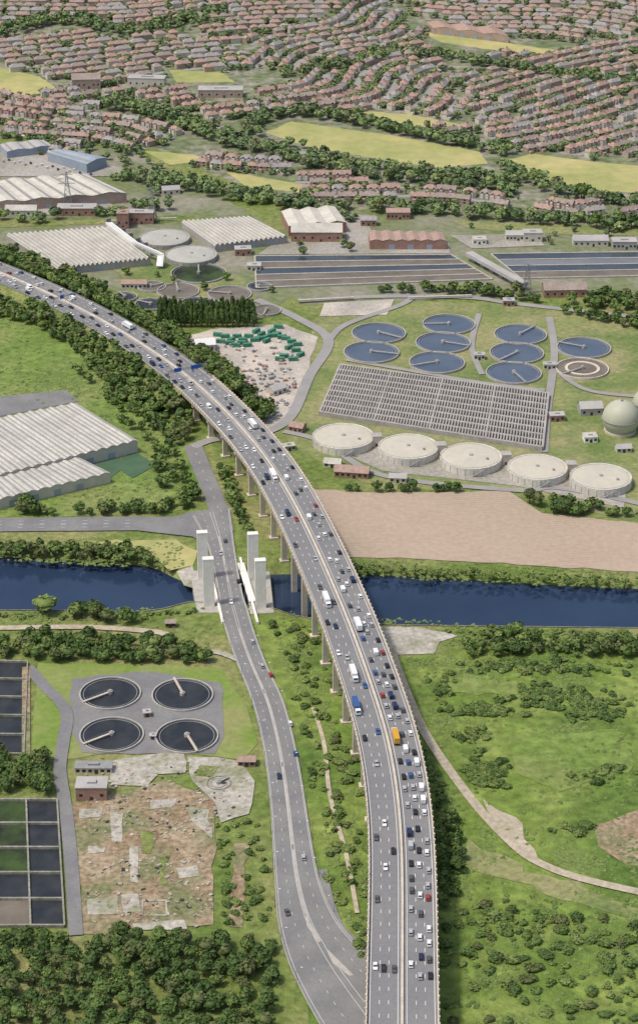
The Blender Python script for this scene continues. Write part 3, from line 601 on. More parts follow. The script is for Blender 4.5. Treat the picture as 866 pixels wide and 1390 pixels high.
# ---------------------------------------------------------------- vehicles
def wheels(t,ys,hx,r=.33):
    for y in ys:
        for x in (-hx,hx):
            b=MB(); n=12; b.add([(x+e*.13,y+r*math.cos(i*2*math.pi/n),r+r*math.sin(i*2*math.pi/n)) for e in (-1,1) for i in range(n)],[(i,(i+1)%n,n+(i+1)%n,n+i) for i in range(n)]+[tuple(range(n)),tuple(range(n,2*n))]); b.build('wheel','tyre',t)
def mkcar(c):
    t=thing('car','','car'); b=MB()
    b.prismx([(-2.1,.28),(-2.2,.55),(-2.12,.92),(-1.3,1.0),(1.0,.97),(1.95,.8),(2.15,.6),(2.12,.28)],.9)
    b.add([(-.66,-1.45,1.47),(.66,-1.45,1.47),(.64,.15,1.47),(-.64,.15,1.47),(-.7,-1.5,1.42),(.7,-1.5,1.42),(.68,.22,1.42),(-.68,.22,1.42)],[(0,1,2,3),(4,5,1,0),(5,6,2,1),(6,7,3,2),(7,4,0,3)])
    b.build('body','p_'+c,t)
    g_=MB(); g_.add([(-.8,-2.0,.97),(.8,-2.0,.97),(.8,1.0,.94),(-.8,1.0,.94),(-.69,-1.48,1.43),(.69,-1.48,1.43),(.67,.2,1.43),(-.67,.2,1.43)],[(0,1,5,4),(1,2,6,5),(2,3,7,6),(3,0,4,7)]); g_.build('windows','glass',t)
    wheels(t,(-1.35,1.35),.8); return t
def mkvan(c):
    t=thing('van','','van'); MB().prismx([(-2.7,.35),(-2.75,2.25),(1.3,2.3),(1.95,1.35),(2.7,1.1),(2.75,.35)],1.0).build('body','p_'+c,t)
    g_=MB(); g_.add([(-.85,1.36,2.25),(.85,1.36,2.25),(.88,1.98,1.4),(-.88,1.98,1.4)],[(0,1,2,3)]); g_.build('windscreen','glass',t)
    for s_ in (-1,1):
        g_=MB(); x=s_*1.02; g_.add([(x,.4,1.4),(x,1.7,1.4),(x,1.3,2.0),(x,.4,2.0)],[(0,1,2,3)]); g_.build('side_window','glass',t)
    wheels(t,(-1.7,1.7),.9,.36); return t
def mklorry(c,L=9.5,cab='white'):
    t=thing('lorry','','lorry'); b=MB(); b.prismx([(L/2-.2,.6),(L/2-.2,2.9),(L/2+1.6,2.7),(L/2+1.9,1.7),(L/2+1.9,.6)],1.2); b.build('cab','p_'+cab,t)
    g_=MB(); g_.add([(-1.05,L/2+1.66,2.6),(1.05,L/2+1.66,2.6),(1.05,L/2+1.93,1.8),(-1.05,L/2+1.93,1.8)],[(0,1,2,3)]); g_.build('windscreen','glass',t)
    b=MB(); b.box(0,-.4,1.15,2.5,L-.4,2.75); b.build('cargo_box','p_'+c,t); MB().box(0,0,.7,2.2,L,.4).build('chassis','dark',t)
    wheels(t,(-L/2+.8,-L/2+2,L/2+.7),1.05,.5); return t
cols=['white']*26+['silver']*20+['black']*20+['dark grey']*18+['blue']*6+['navy']*5+['red']*5
PR={}
def vehicle(kind,c,loc,rz,label,group):
    key=(kind,c)
    if key not in PR:
        o={'car':mkcar,'van':mkvan,'lorry':mklorry}[kind](c); PR[key]=o; o.location=loc; o.rotation_euler=(0,0,rz); tag(o,label,None,group); return o
    return dup(PR[key],loc,rz,label,group)
vs=[]; s0=near(546,1330)
special=[(472,808,-6,'lorry','white'),(488,912,-8.8,'lorry','white'),(486,958,-10.6,'lorry','blue'),(552,998,3.4,'lorry','yellow'),(497,850,3.4,'lorry','white'),(385,640,-3.5,'lorry','white'),(170,452,6,'lorry','white'),(330,590,7,'lorry','white')]
used=[]
for x,y,o,k,c in special:
    o=min((-10.6,-7.05,-3.5,3.5,7.05,10.6),key=lambda q:abs(q-o)); i=min(range(len(P)),key=lambda i:math.dist(pix(*off(i,o))[:2],(x,y))); vs.append((i*4.,o,k,c)); used.append((i*4.,o))
for o in (-10.6,-7.05,-3.5,3.5,7.05,10.6):
    s=s0*4+random.uniform(0,8)
    while s<(len(P)-3)*4:
        i=int(s/4); x,y,_=pix(*off(i,o))
        if x<-8: break
        if o>0: gap=random.choice((8,9,10,12,15,20)) if y>830 else (random.uniform(10,34) if y>600 else random.uniform(11,34))
        else: gap=random.uniform(26,95) if y>700 else (random.uniform(16,55) if y>540 else random.uniform(10,30))
        k='van' if random.random()<.1 else 'car'
        if all(abs(s-a)>10 or q!=o for a,q in used): vs.append((s,o+random.uniform(-.3,.3),k,random.choice(cols) if k=='car' else random.choice(['white','white','silver','navy'])))
        s+=gap
lan=['leftmost lane','second lane from left','third lane from left','third lane from right','second lane from right','rightmost lane']
cnt={}
vs.sort()
ex=len(vs)-268
if ex>0:
    cand=[i for i,v in enumerate(vs) if v[2]=='car' and pix(*off(int(v[0]/4),0))[1]<600]; drop=set(random.sample(cand,min(ex,len(cand)))); vs=[v for i,v in enumerate(vs) if i not in drop]
for s,o,k,c in vs:
    i=int(s/4); f=s/4-i; A=np.array(off(i,o)); B=np.array(off(min(i+1,len(P)-1),o)); L=A*(1-f)+B*f
    rz=math.atan2(T[i][1],T[i][0])-math.pi/2+(math.pi if o<0 else 0)
    ln=min(range(6),key=lambda q:abs((-10.6,-7.05,-3.5,3.5,7.05,10.6)[q]-o)); cnt[ln]=cnt.get(ln,0)+1
    vehicle(k,c,(L[0],L[1],L[2]+.05),rz,f'{c} {k}, {ords(cnt[ln])} from the bottom in the motorway {lan[ln]}','vehicles on the motorway')
def onlocal(x,y,c,k='car'):
    X,Y,_=at(x,y,zl); d=((mid[:,0]-X)**2+(mid[:,1]-Y)**2).argmin(); d=min(d,117); t_=mid[d+1]-mid[d]; left=X<mid[d][0]
    vehicle(k,c,(X,Y,zl+.03),math.atan2(t_[1],t_[0])-math.pi/2+(0 if left else math.pi),f'{c} {k} on the local road, {lab}','vehicles on the local road')
for x,y,c,lab in ((343,872,'silver','at the canal side bend'),(356,905,'silver','beside the access ramp'),(368,917,'red','on the bend above the round tanks'),(394,983,'white','level with the lower round tanks'),(401,1024,'blue','level with the pale slabs'),(379,1055,'navy','left edge below the slabs'),(314,818,'white','near end of the lift bridge'),(306,735,'dark grey','far end of the lift bridge'),(300,752,'silver','far left lane of the lift bridge'),(324,790,'black','middle of the lift bridge'),(390,1240,'dark grey','lower junction'),(412,1165,'silver','beside the brown site')): onlocal(x,y,c)
for i in range(18):
    X,Y,_=at(-2+i*7.4,216+i*1.1+(i%2)*3); vehicle('car',random.choice(cols),(X,Y,Z3+.06),.2,f'parked car, {ords(i+1)} from the left in the upper left warehouse car park','cars parked by the warehouse')
# ---------------------------------------------------------------- skips and containers
t=thing('container','','container'); b=MB()
for i in range(12): b.box(-2.75+i*.5,0,.15,.3,2.44,2.3)
b.box(0,0,.12,6.05,2.34,2.42); b.build('body','ggreen',t); MB().box(3.06,0,.2,.06,2.3,2.25).build('door','steel',t)
pts=[(306+i*8,459+(i%2)*5) for i in range(6)]+[(312+i*8,468+(i%2)*3) for i in range(4)]+[(348+i*7,452+(i%3)*4) for i in range(6)]+[(352,462),(362,465),(372,458),(378,446),(388,462),(396,466),(404,470),(392,474),(402,478),(408,484),(386,486),(380,490),(398,490),(300,466),(296,457)]
for i,(x,y) in enumerate(sorted(pts)):
    X,Y,_=at(x,y,0); loc=(X,Y,Z2+.06); rz=random.choice((.1,.15,-.2,.9)); lb_='green metal container, '+ords(i+1)+' from the left in the gravel compound'
    if i==0: t.location=loc; t.rotation_euler=(0,0,rz); tag(t,lb_,None,'green containers in the gravel compound')
    else: dup(t,loc,rz,lb_,'green containers in the gravel compound')
for nm_,m_,ct,seed in (('stored_material','steel',60,0),('stored_material','cream',18,1),('stored_material','r_orange',25,2)):
    b=MB()
    for _ in range(ct*2):
        x,y=random.choice([(random.uniform(270,400),random.uniform(465,530)),(random.uniform(330,400),random.uniform(500,570))]); X,Y,_z=at(x,y)
        if pip(X,Y,[at(*p)[:2] for p in [(270,470),(400,450),(425,465),(385,575),(330,545)]]): b.box(X,Y,Z2,random.uniform(.8,3.5),random.uniform(.8,2.5),random.uniform(.4,1.8),random.uniform(0,3))
    tag(b.build(nm_,m_),['grey','pale','rusty'][seed]+' heaps and pallets scattered on the gravel compound','material',None,'stuff')
for m_,n_,l in (('slab',420,'pale broken concrete rubble strewn over the demolition site'),('r_red',150,'red brick rubble strewn over the demolition site'),('dark',70,'dark debris on the demolition site')):
    b=MB()
    for _ in range(n_):
        x,y=random.gauss(random.choice((140,180,220,270,300)),20),random.gauss(random.choice((1050,1090,1120,1180,1230)),14)
        if not(102<x<340 and 1030<y<1262) or (x>288 and y>1110): continue
        X,Y,_z=at(x,y); b.box(X,Y,Z3,random.uniform(.3,2.2),random.uniform(.3,1.5),random.uniform(.1,.5),random.uniform(0,3))
    tag(b.build('rubble',m_),l,'rubble',None,'stuff')
rtank(297,1062,34,'settling_tank','small derelict round tank at the edge of the pale slabs','tank',.9,'brown','old_conc')
t=thing('street_lamp','','street lamp'); MB().cyl(0,0,0,9,.14,.08,8).build('post','steel',t); b=MB(); b.bar((0,0,9),(1.8,0,9.3),.12); b.build('arm','steel',t); MB().box(2.1,0,9.2,.9,.35,.18).build('lamp_head','frame',t)
k=0
for i in range(20,118,7):
    for sd,Pp in ((0,A_),(1,B_)):
        k+=1; p=Pp[i]; o=(-1 if sd==0 else 1); lb_='street lamp, '+ords(i//7-1)+' pole from the lift bridge, '+('left' if sd==0 else 'right')+' kerb of local road'
        loc=(p[0]+o*.8,p[1],.05)
        if k==1: t.location=loc; tag(t,lb_,None,'street lamps along the local road')
        else: dup(t,loc,0 if sd==0 else math.pi,lb_,'street lamps along the local road')
# ---------------------------------------------------------------- houses
HD=((10.5,6.8,4.7,2.7),(15,6.6,4.7,2.7),(8,7,4.8,2.8))
def mkhouse(shape,wall,roof,wins=True):
    w,d,h,rh=HD[shape]
    t=thing('house','','house'); b=MB().box(0,0,0,w,d,h)
    hip=shape!=1; k=.35
    if not hip:
        for e in (-1,1): b.add([(e*w/2,-d/2,h),(e*w/2,d/2,h),(e*w/2,0,h+rh)],[(0,1,2)])
    for e in (-1,1): b.box(e*w*.25,-d/2-.5,0,2.4,1,h-.3)
    b.box(w*.3,d/2+1.4,0,2.8,2.8,2.6)
    b.build('wall',wall,t); r=MB(); q=d/2 if hip else -k
    r.add([(-w/2-k,-d/2-k,h-.05),(w/2+k,-d/2-k,h-.05),(w/2+k,d/2+k,h-.05),(-w/2-k,d/2+k,h-.05),(-w/2+q,0,h+rh),(w/2-q,0,h+rh)],[(0,1,5,4),(1,2,5),(2,3,4,5),(3,0,4)] if hip else [(0,1,5,4),(2,3,4,5)])
    for e in (-1,1): r.add([(e*w*.25-1.4,-d/2-1.2,h-.1),(e*w*.25+1.4,-d/2-1.2,h-.1),(e*w*.25+1.4,-d/2+1.,h+.7),(e*w*.25-1.4,-d/2+1.,h+.7),(e*w*.25,-d/2-1.2,h+1.4),(e*w*.25,-d/2+2,h+1.4)],[(0,4,5,3),(4,1,2,5)])
    rf=r.build('roof',roof,t)
    for e in ((0,) if shape!=1 else (-1,1)):
        MB().box(e*w*.3,.3,h+rh-1,1.1,.7,2).build('chimney','brick',rf)
    if wins:
        for sy in (-1,1):
            for x in (-.25,.25):
                for z in (.9,3.1):
                    y=sy*(d/2+(1.05 if sy<0 else .06)); wd=.9
                    MB().add([(x*w-wd,y,z),(x*w+wd,y,z),(x*w+wd,y,z+1.2),(x*w-wd,y,z+1.2)],[(0,1,2,3)]).build('window','frame' if sy<0 else 'glass',t)
        MB().add([(-.5,-d/2-.06,0),(.5,-d/2-.06,0),(.5,-d/2-.06,2.1),(-.5,-d/2-.06,2.1)],[(0,1,2,3)]).build('door','frame',t)
    return t
HP={}; combos=[(0,'hbrick','r_red'),(0,'hbrick','r_brown'),(0,'cream','r_red'),(1,'hbrick','r_brown'),(1,'cream','r_grey'),(2,'cream','r_brown'),(2,'hbrick','r_orange'),(0,'cream','r_grey'),(0,'cream','r_orange'),(1,'hbrick','r_red')]
cname={'r_red':'red','r_brown':'brown','r_grey':'grey','r_orange':'orange red'}; sname=['semi detached pair','short terrace','detached house']
TREES=[]
def addtree(x,y,r,h,reg,m,kind='tree'): TREES.append((x,y,emb(x,y) if x<0 else 0,r,h,reg,m,kind))
BELT=[]
def belt(reg,pts,w,sp,rr,mats=(0,0,1,1,2,3),kind='tree',chk=True):
    L=arc([at(x,y) for x,y in pts],sp); T_,N_=normals(L)
    for p,n in zip(L,N_):
        for o in np.arange(-w/2+sp/2,w/2+.1,sp):
            x=p[0]+n[0]*o+random.uniform(-.5,.5)*sp; y=p[1]+n[1]*o+random.uniform(-.5,.5)*sp; r=random.uniform(*rr)
            if not(chk and blocked(x,y,r*.4)): addtree(x,y,r,r*random.uniform(1.9,2.5) if kind=='tree' else r*1.3,reg,random.choice(mats),kind)
    BELT.append((L,w/2+4))
belt('the long wood behind the upper left works',[(155,142),(250,168),(330,198),(390,208),(450,228),(560,243),(640,250),(705,256)],34,8,(3.6,5.6))
belt('the tree line behind the long dry meadow',[(335,190),(360,163),(420,157),(520,176),(650,203),(700,214)],16,7.5,(3.4,5.5))
belt('the tree line above the right basins',[(505,286),(600,292),(700,300),(780,305),(900,315)],18,8,(3.5,5.5))
belt('the tree line behind the works halls',[(170,240),(230,250),(330,268),(430,282)],20,8,(3.4,5.2))
belt('the belt below the cream warehouse',[(-20,300),(60,302),(150,292),(240,285)],10,8,(3.2,5))
belt('the tree line right of the dry meadows',[(690,232),(760,262),(860,280),(940,282)],16,8,(3.5,5.5))
belt('the wood at the top left corner',[(-40,60),(80,30),(180,45),(300,20)],28,9,(3.6,5.6))
belt('the tree line crossing the top estates',[(380,105),(470,90),(560,75),(700,95),(820,110),(940,120)],14,8,(3.2,5.))
zones=[('upper left estate',[(-60,60),(150,40),(330,60),(360,150),(300,180),(170,140),(-60,130)],.35,0),
('left edge estate',[(-60,132),(60,135),(170,150),(260,185),(170,215),(-60,185)],-.55,40),
('estate in front of the long meadow',[(250,205),(330,208),(430,232),(560,252),(700,262),(740,280),(500,278),(420,272),(260,235)],-.25,60),
('central top estate',[(340,60),(520,0),(600,80),(660,190),(520,172),(420,150),(360,150)],.9,30),
('top edge estate',[(-60,-90),(480,-90),(520,0),(340,55),(150,35),(-60,50)],.2,50),
('top right estate',[(490,-90),(960,-90),(960,40),(760,60),(620,40),(530,0)],-.3,40),
('right hand estate',[(610,70),(760,72),(960,45),(960,228),(800,212),(690,208),(660,190)],.55,70),
('right edge estate below the meadow',[(700,262),(780,262),(960,275),(960,300),(760,298)],-.1,20)]
houses=[]
for zn,poly,ang,wp in zones:
    W=[at(*p)[:2] for p in poly]; cx=sum(p[0] for p in W)/len(W); cy=sum(p[1] for p in W)/len(W); c,s=math.cos(ang),math.sin(ang); row=0
    for v in range(-15,16):
        vv=v*37+random.uniform(-1.5,1.5); pts_=[]
        for u_ in np.arange(-520,520,5):
            v2=vv+(15*math.sin(u_/wp)+3*math.sin(u_/40+v) if wp else 6*math.sin(u_/50))
            x=cx+u_*c-v2*s; y=cy+u_*s+v2*c; ok=pip(x,y,W) and not blocked(x,y,3) and not any(((L[:,0]-x)**2+(L[:,1]-y)**2).min()<(w_)**2 for L,w_ in BELT)
            pts_.append((x,y,ok))
        run=[]; runs=[]
        for q in pts_:
            if q[2]: run.append(q[:2])
            else:
                if len(run)>5: runs.append(run)
                run=[]
        if len(run)>5: runs.append(run)
        if not runs: continue
        row+=1; idx=0
        for rn in runs:
            A=np.array([(a,b_,.3) for a,b_ in rn]); Tt,Nn=normals(A); zz=.21+random.random()*.03
            struct(MB().strip([(p[0]-n[0]*2.8,p[1]-n[1]*2.8,zz) for p,n in zip(A,Nn)],[(p[0]+n[0]*2.8,p[1]+n[1]*2.8,zz) for p,n in zip(A,Nn)]).build('street','street'),'residential street in the '+zn)
            for sd in (-1,1):
                dpos=random.uniform(.5,2)
                while dpos<len(A)-1:
                    i=int(dpos); fr=dpos-i; cmb=random.choice(combos); wid=HD[cmb[0]][0]
                    so=9.3+random.uniform(-.6,1.2); x,y=A[i][0]+Nn[i][0]*sd*so+Tt[i][0]*5*fr,A[i][1]+Nn[i][1]*sd*so+Tt[i][1]*5*fr
                    if random.random()<.95 and not blocked(x,y,4.6):
                        idx+=1; houses.append((x,y,math.atan2(Tt[i][1],Tt[i][0])+(0 if sd<0 else math.pi)+random.uniform(-.05,.05),cmb,zn,row,idx)); KC.append((x,y,3.2))
                    dpos+=(wid+random.uniform(1.2,3))/5
            for i in range(0,len(A)):
                for sd in (-1,1):
                    for q in range(4):
                        if random.random()<.27:
                            o=random.choice((4.5,15,16.5,17.5,18.5,19)); x,y=A[i][0]+Nn[i][0]*sd*o+random.uniform(-2.5,2.5),A[i][1]+Nn[i][1]*sd*o+random.uniform(-2.5,2.5); r=random.uniform(1.4,3.9)
                            if not blocked(x,y,-.6): addtree(x,y,r,r*2.,'the gardens of the '+zn,random.choice((0,1,1,2,3)))
houses=[h for h in houses if -15<pix(h[0],h[1])[0]<885 and -25<pix(h[0],h[1])[1]]
houses.sort(key=lambda h:h[1])
for n_,(x,y,rz,cmb,zn,row,idx) in enumerate(houses[:298]):
    lb_=f'{sname[cmb[0]]} with {cname[cmb[2]]} roof, {ords(idx)} house of street {row} back, {zn}'
    lb_=' '.join(lb_.split()[:16])
    w_=n_<130; key=(cmb,w_)
    if key not in HP: HP[key]=mkhouse(*cmb,wins=w_); HP[key].location=(x,y,0); HP[key].rotation_euler=(0,0,rz); tag(HP[key],lb_,None,'houses of the '+zn)
    else: dup(HP[key],(x,y,0),rz,lb_,'houses of the '+zn)
if len(houses)>298:
    base=MB(); base2=MB(); rfm={k:MB() for k in cname}; ch=MB()
    for x,y,rz,cmb,zn,row,idx in houses[298:]:
        w,d,h,rh=HD[cmb[0]]; (base if cmb[1]=='hbrick' else base2).box(x,y,0,w,d,h,rz); c,s=math.cos(rz),math.sin(rz); tr=lambda a,b_,z:(x+a*c-b_*s,y+a*s+b_*c,z); k=.4
        ch.box(x,y,h+rh-1,1.1,.7,2,rz)
        rfm[cmb[2]].add([tr(-w/2-k,-d/2-k,h),tr(w/2+k,-d/2-k,h),tr(w/2+k,d/2+k,h),tr(-w/2-k,d/2+k,h),tr(-w/2+d/2,0,h+rh),tr(w/2-d/2,0,h+rh)],[(0,1,5,4),(1,2,5),(2,3,4,5),(3,0,4)])
    allm=MB(); mi=[]; mats_=['hbrick','cream','brick']+list(rfm)
    for j,mb_ in enumerate([base,base2,ch]+list(rfm.values())): allm.add(mb_.v,mb_.f); mi+=[j]*len(mb_.f)
    o=allm.build('distant_houses','hbrick'); [o.data.materials.append(M[k]) for k in mats_[1:]]; o.data.polygons.foreach_set('material_index',mi)
    tag(o,'distant brick houses with red and brown roofs along the top edge','houses',None,'stuff')
# ---------------------------------------------------------------- trees
def ptree(reg,pts,sp,rr,mats=(0,0,1,1,3),kind='tree',fill=1.,chk=True):
    W=[at(*p)[:2] for p in pts]; xs=[p[0] for p in W]; ys=[p[1] for p in W]
    for x0 in np.arange(min(xs),max(xs),sp):
        for y0 in np.arange(min(ys),max(ys),sp):
            if random.random()>fill: continue
            x=x0+random.uniform(-.6,.6)*sp; y=y0+random.uniform(-.6,.6)*sp; r=random.uniform(*rr)
            if pip(x,y,W) and not(chk and blocked(x,y,r*.5)): addtree(x,y,r,r*random.uniform(1.9,2.4) if kind=='tree' else r*random.uniform(1.,1.4),reg,random.choice(mats),kind)
ptree('the wood along the bottom left edge',[(-40,1278),(120,1272),(290,1280),(372,1278),(375,1420),(-60,1420)],5.6,(2.4,4.),(0,0,0,1,3))
ptree('the clump between the two sets of basins',[(-30,1030),(60,1030),(84,1055),(74,1080),(-30,1080)],5.,(2.6,4.2))
ptree('the wooded strip south of the canal left bank',[(-30,872),(120,866),(180,870),(270,880),(290,903),(150,903),(40,897),(-30,897)],5.,(2.4,4.3),(0,0,1,1,2,3))
belt('the clump on the near canal bank',[(98,838),(140,842),(180,850)],12,5,(2.6,4.2))
TREES.append((*at(62,832)[:2],0,7,11,'the near canal bank beside the left water',2,'tree'))
ptree('the belt on the left side of the motorway',[(-40,398),(60,430),(130,468),(200,510),(250,560),(278,612),(255,615),(200,580),(150,530),(100,475),(50,445),(-40,420)],5.5,(2.6,4.4),(0,1,1,2,3))
ptree('the belt on the right side of the motorway',[(-40,322),(40,352),(90,366),(150,398),(240,452),(300,498),(370,560),(362,580),(290,528),(200,480),(150,440),(60,390),(-40,350)],5.5,(2.6,4.6),(0,1,1,2,3))
belt('the hedge crossing the left field',[(-20,655),(60,700),(140,698),(230,690),(265,665)],8,5,(2.2,4.2))
ptree('the scrub beside the courts',[(190,590),(240,590),(262,640),(240,680),(215,660)],7,(2.2,4),(0,1,2),fill=.7)
ptree('the scrub between factory and motorway belt',[(100,500),(180,545),(215,600),(160,575)],9,(2,3.6),(0,1,2),fill=.6)
ptree('the strip between road and far canal bank',[(-30,742),(120,743),(205,752),(210,768),(100,760),(-30,755)],4.6,(2.,3.6),(1,1,2,3,0))
belt('the hedge in front of the digester tanks',[(470,668),(560,668),(705,665)],6,5,(2.2,3.4),(0,0,1))
belt('the clump at the right end of the bare field',[(720,690),(760,692),(800,700)],16,5.5,(2.6,4.4))
belt('the line above the bare field at right',[(800,690),(866,706),(950,712)],5,6,(2.2,3.5))
belt('the hedge behind the works road',[(520,400),(640,398),(700,408),(760,420),(860,442),(930,455)],9,5.5,(2.6,4.4))
ptree('the wood right of the blue tanks',[(690,395),(760,412),(930,440),(930,415),(820,400)],6.5,(3,4.6))
belt('the line along the canal far bank at right',[(430,770),(480,772),(600,776),(866,793),(950,799)],6,4,(1.,2.3),(1,1,2,2),'bush')
belt('the near bank line at right of the canal',[(540,858),(640,860),(760,860),(900,862)],6,4.4,(1.,2.2),(1,1,2,2),'bush')
belt('the near bank line at left of the canal',[(-10,836),(90,840),(200,838),(270,832)],5,4.4,(1.,2.2),(1,1,2,2),'bush')
belt('the line along the canal far bank beside the bridge',[(300,640),(318,690),(330,730)],10,5,(2,3.6),(1,2,0))
n0=len(TREES)
ptree('the scrub under the viaduct',[(368,845),(430,850),(455,900),(490,1050),(505,1180),(507,1330),(470,1270),(440,1180),(425,1080),(405,1000),(392,910)],5,(1.1,3.),(0,1,1,2,2,3),'bush',.5,False)
TREES[n0:]=[t for t in TREES[n0:] if ((mid[:,0]-t[0])**2+(mid[:,1]-t[1])**2).min()>150]
ptree('the scrub left of the local road',[(292,1120),(355,1110),(368,1255),(300,1262)],4.6,(1.1,2.6),(1,1,2,0),'bush',.6)
ptree('the bank between round tanks and local road',[(305,910),(330,915),(352,990),(362,1040),(350,1040)],5,(1.2,2.2),(1,2,2),'bush',.5)
ptree('the rough corner at lower right',[(600,1225),(700,1220),(800,1245),(960,1268),(960,1420),(600,1420)],5.6,(1.4,3.5),(0,1,1,2,2,3),'bush',fill=.55)
ptree('the tall scrub right of the viaduct',[(588,1080),(606,1085),(628,1140),(620,1220),(600,1260)],4.8,(1.8,3.2),(0,1,1,2))
belt('the scrub edge right of the viaduct',[(555,960),(575,1020),(590,1080)],9,4.6,(1.2,2.6),(1,1,2),'bush')
belt('the hedge along the canal near bank at right',[(640,884),(720,880),(800,882),(900,884)],12,4.8,(1.8,3.8),(0,1,1,2,3))
belt('the clump beside the concrete pad',[(660,862),(690,866),(712,860)],8,5,(2.6,4.2))
for i,(x,y,rx,ry,n) in enumerate(((655,965,46,8,60),(742,945,58,16,100),(660,1050,32,20,90),(805,965,50,16,70),(700,1260,60,20,30),(820,1050,30,12,22),(640,1000,30,9,20),(780,1125,40,9,14),(720,905,120,9,90),(620,1190,20,40,20),(600,935,22,26,20))):
    for _ in range(n):
        X,Y,_z=at(random.gauss(x,rx*.45),random.gauss(y,ry*.5)); r=random.uniform(1.1,2.9)
        if not blocked(X,Y,r*.5): addtree(X,Y,r,r*1.2,['the upper left','the upper middle','the centre left','the upper right','the lower','the right','the left','the lower middle','the top','the viaduct edge of','the track top of'][i]+' part of the rough ground',random.choice((0,1,1,2,2)),'bush')
ptree('the works grounds near the halls',[(390,330),(500,335),(340,395),(380,410)],10,(2,3.6),fill=.5)
ptree('the grass around the filter beds',[(150,370),(340,380),(380,420),(240,425)],10,(2,3.5),fill=.6)
ptree('the verge of the works halls',[(300,270),(480,275),(500,312),(470,318),(380,280)],9,(2.4,4),fill=.6)
ptree('the greenery around the upper warehouses',[(-20,185),(170,190),(230,230),(240,290),(170,290),(180,235),(60,205)],10,(2.2,4),fill=.6)
ptree('the works ground behind the right basins',[(620,308),(900,316),(900,335),(740,335)],12,(2,3.4),fill=.5)
for i in range(19):
    for j in range(3):
        X,Y,_z=at(218+i*7,444-j*5); TREES.append((X+random.uniform(-.8,.8),Y,0,random.uniform(2.5,3.2),random.uniform(15,18.5),'the dense poplar row',random.choice((0,1)),'poplar'))
def crown(n,seed,lob=7,qs=.2,fl=1.):
    r=np.random.default_rng(seed); cs=r.normal(size=(lob,3)); cs/=np.linalg.norm(cs,axis=1)[:,None]; cs*=r.uniform(.3,.66,(lob,1)); cs[:,2]*=.75; cs[0]=(0,0,.35); rad=r.uniform(.32,.52,lob)
    k=r.integers(0,lob,n); d=r.normal(size=(n,3)); d/=np.linalg.norm(d,axis=1)[:,None]; d[:,2]=np.abs(d[:,2])*np.where(r.random(n)<.75,1,-1)
    p=cs[k]+d*rad[k][:,None]*r.uniform(.85,1.15,(n,1)); nn=d+r.normal(size=(n,3))*.45; nn/=np.linalg.norm(nn,axis=1)[:,None]
    a=np.cross(nn,r.normal(size=(n,3))); a/=np.linalg.norm(a,axis=1)[:,None]; b_=np.cross(nn,a); s_=r.uniform(.6,1.3,(n,1))*qs
    V=np.stack([p-a*s_,p-b_*s_*.8,p+a*s_,p+b_*s_*.8],1).reshape(-1,3); Q=np.arange(4*n).reshape(-1,4)
    m_,q_=8,5; core=[]
    for j in range(q_+1):
        for i in range(m_):
            th=math.pi*(j+.02)/(q_+.04); ph=2*math.pi*i/m_; rr=.62*r.uniform(.8,1.15); core.append((rr*math.sin(th)*math.cos(ph),rr*math.sin(th)*math.sin(ph),rr*.9*math.cos(th)))
    k0=len(V); Qc=[(k0+j*m_+i,k0+j*m_+(i+1)%m_,k0+(j+1)*m_+(i+1)%m_,k0+(j+1)*m_+i) for j in range(q_) for i in range(m_)]
    return np.r_[V,np.array(core)],np.r_[Q,np.array(Qc)]
vis=[]; rest={}
for t_ in TREES:
    px,py,sc=pix(t_[0],t_[1],t_[2]+t_[4]*.5)
    if not(-60<px<930 and -40<py<1440): continue
    infr=-5<px<871 and 0<py<1392
    vis.append((sc*t_[3] if infr else 0,t_,px,py))
lim={'tree':296,'bush':280,'poplar':57}; ind=[]
for kd in lim:
    L=sorted([v for v in vis if v[1][7]==kd],key=lambda v:-v[0]); ind+=[v for v in L[:lim[kd]] if v[0]>0]
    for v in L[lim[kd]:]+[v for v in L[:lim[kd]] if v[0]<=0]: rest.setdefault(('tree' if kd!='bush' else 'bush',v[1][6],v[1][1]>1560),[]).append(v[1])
HV=[crown(330,100+i,7,.17) for i in range(5)]; crm={}
for mi_ in range(4):
    for i in range(5): crm[(mi_,i)]=npmesh('crown',*HV[i],M['t%d'%mi_])
b=MB(); b.cyl(0,0,0,.62,.055,.025,7)
for a in (.3,2.2,4.4): b.bar((0,0,.3),(math.cos(a)*.22,math.sin(a)*.22,.6),.025)
tm=b.build('trunk','trunk'); tmesh=tm.data; bpy.data.objects.remove(tm)
ind.sort(key=lambda v:(v[1][5],v[2])); cn={}
tone=['dark green','green','light green','olive green']
for sc,t_,px,py in ind:
    x,y,z,r,h,reg,mi_,kd=t_; cn[reg]=cn.get(reg,0)+1
    nm_={'tree':'tree','bush':'bush','poplar':'poplar_tree'}[kd]
    lb_=f"{tone[mi_]} {'poplar' if kd=='poplar' else kd}, {ords(cn[reg])} from the left in {reg}"
    e=thing(nm_,' '.join(lb_.split()[:16]),'tree' if kd!='bush' else 'bush',(x,y,z-.1),random.uniform(0,6.3),kd+'s in '+reg)
    o=bpy.data.objects.new('trunk',tmesh); C.objects.link(o); o.parent=e; o.scale=(h*.7,h*.7,h)
    o=bpy.data.objects.new('crown',crm[(mi_,random.randrange(5))]); C.objects.link(o); o.parent=e
    if kd=='tree': o.scale=(r*1.2,r*1.2*random.uniform(.85,1.1),h*.45); o.location=(0,0,h*.6)
    elif kd=='bush': o.scale=(r*1.3*random.uniform(.8,1.25),r*1.2,h*.55); o.location=(0,0,h*.33)
    else: o.scale=(r,r,h*.55); o.location=(0,0,h*.5)
LV=[crown(75,200+i,6,.3) for i in range(6)]
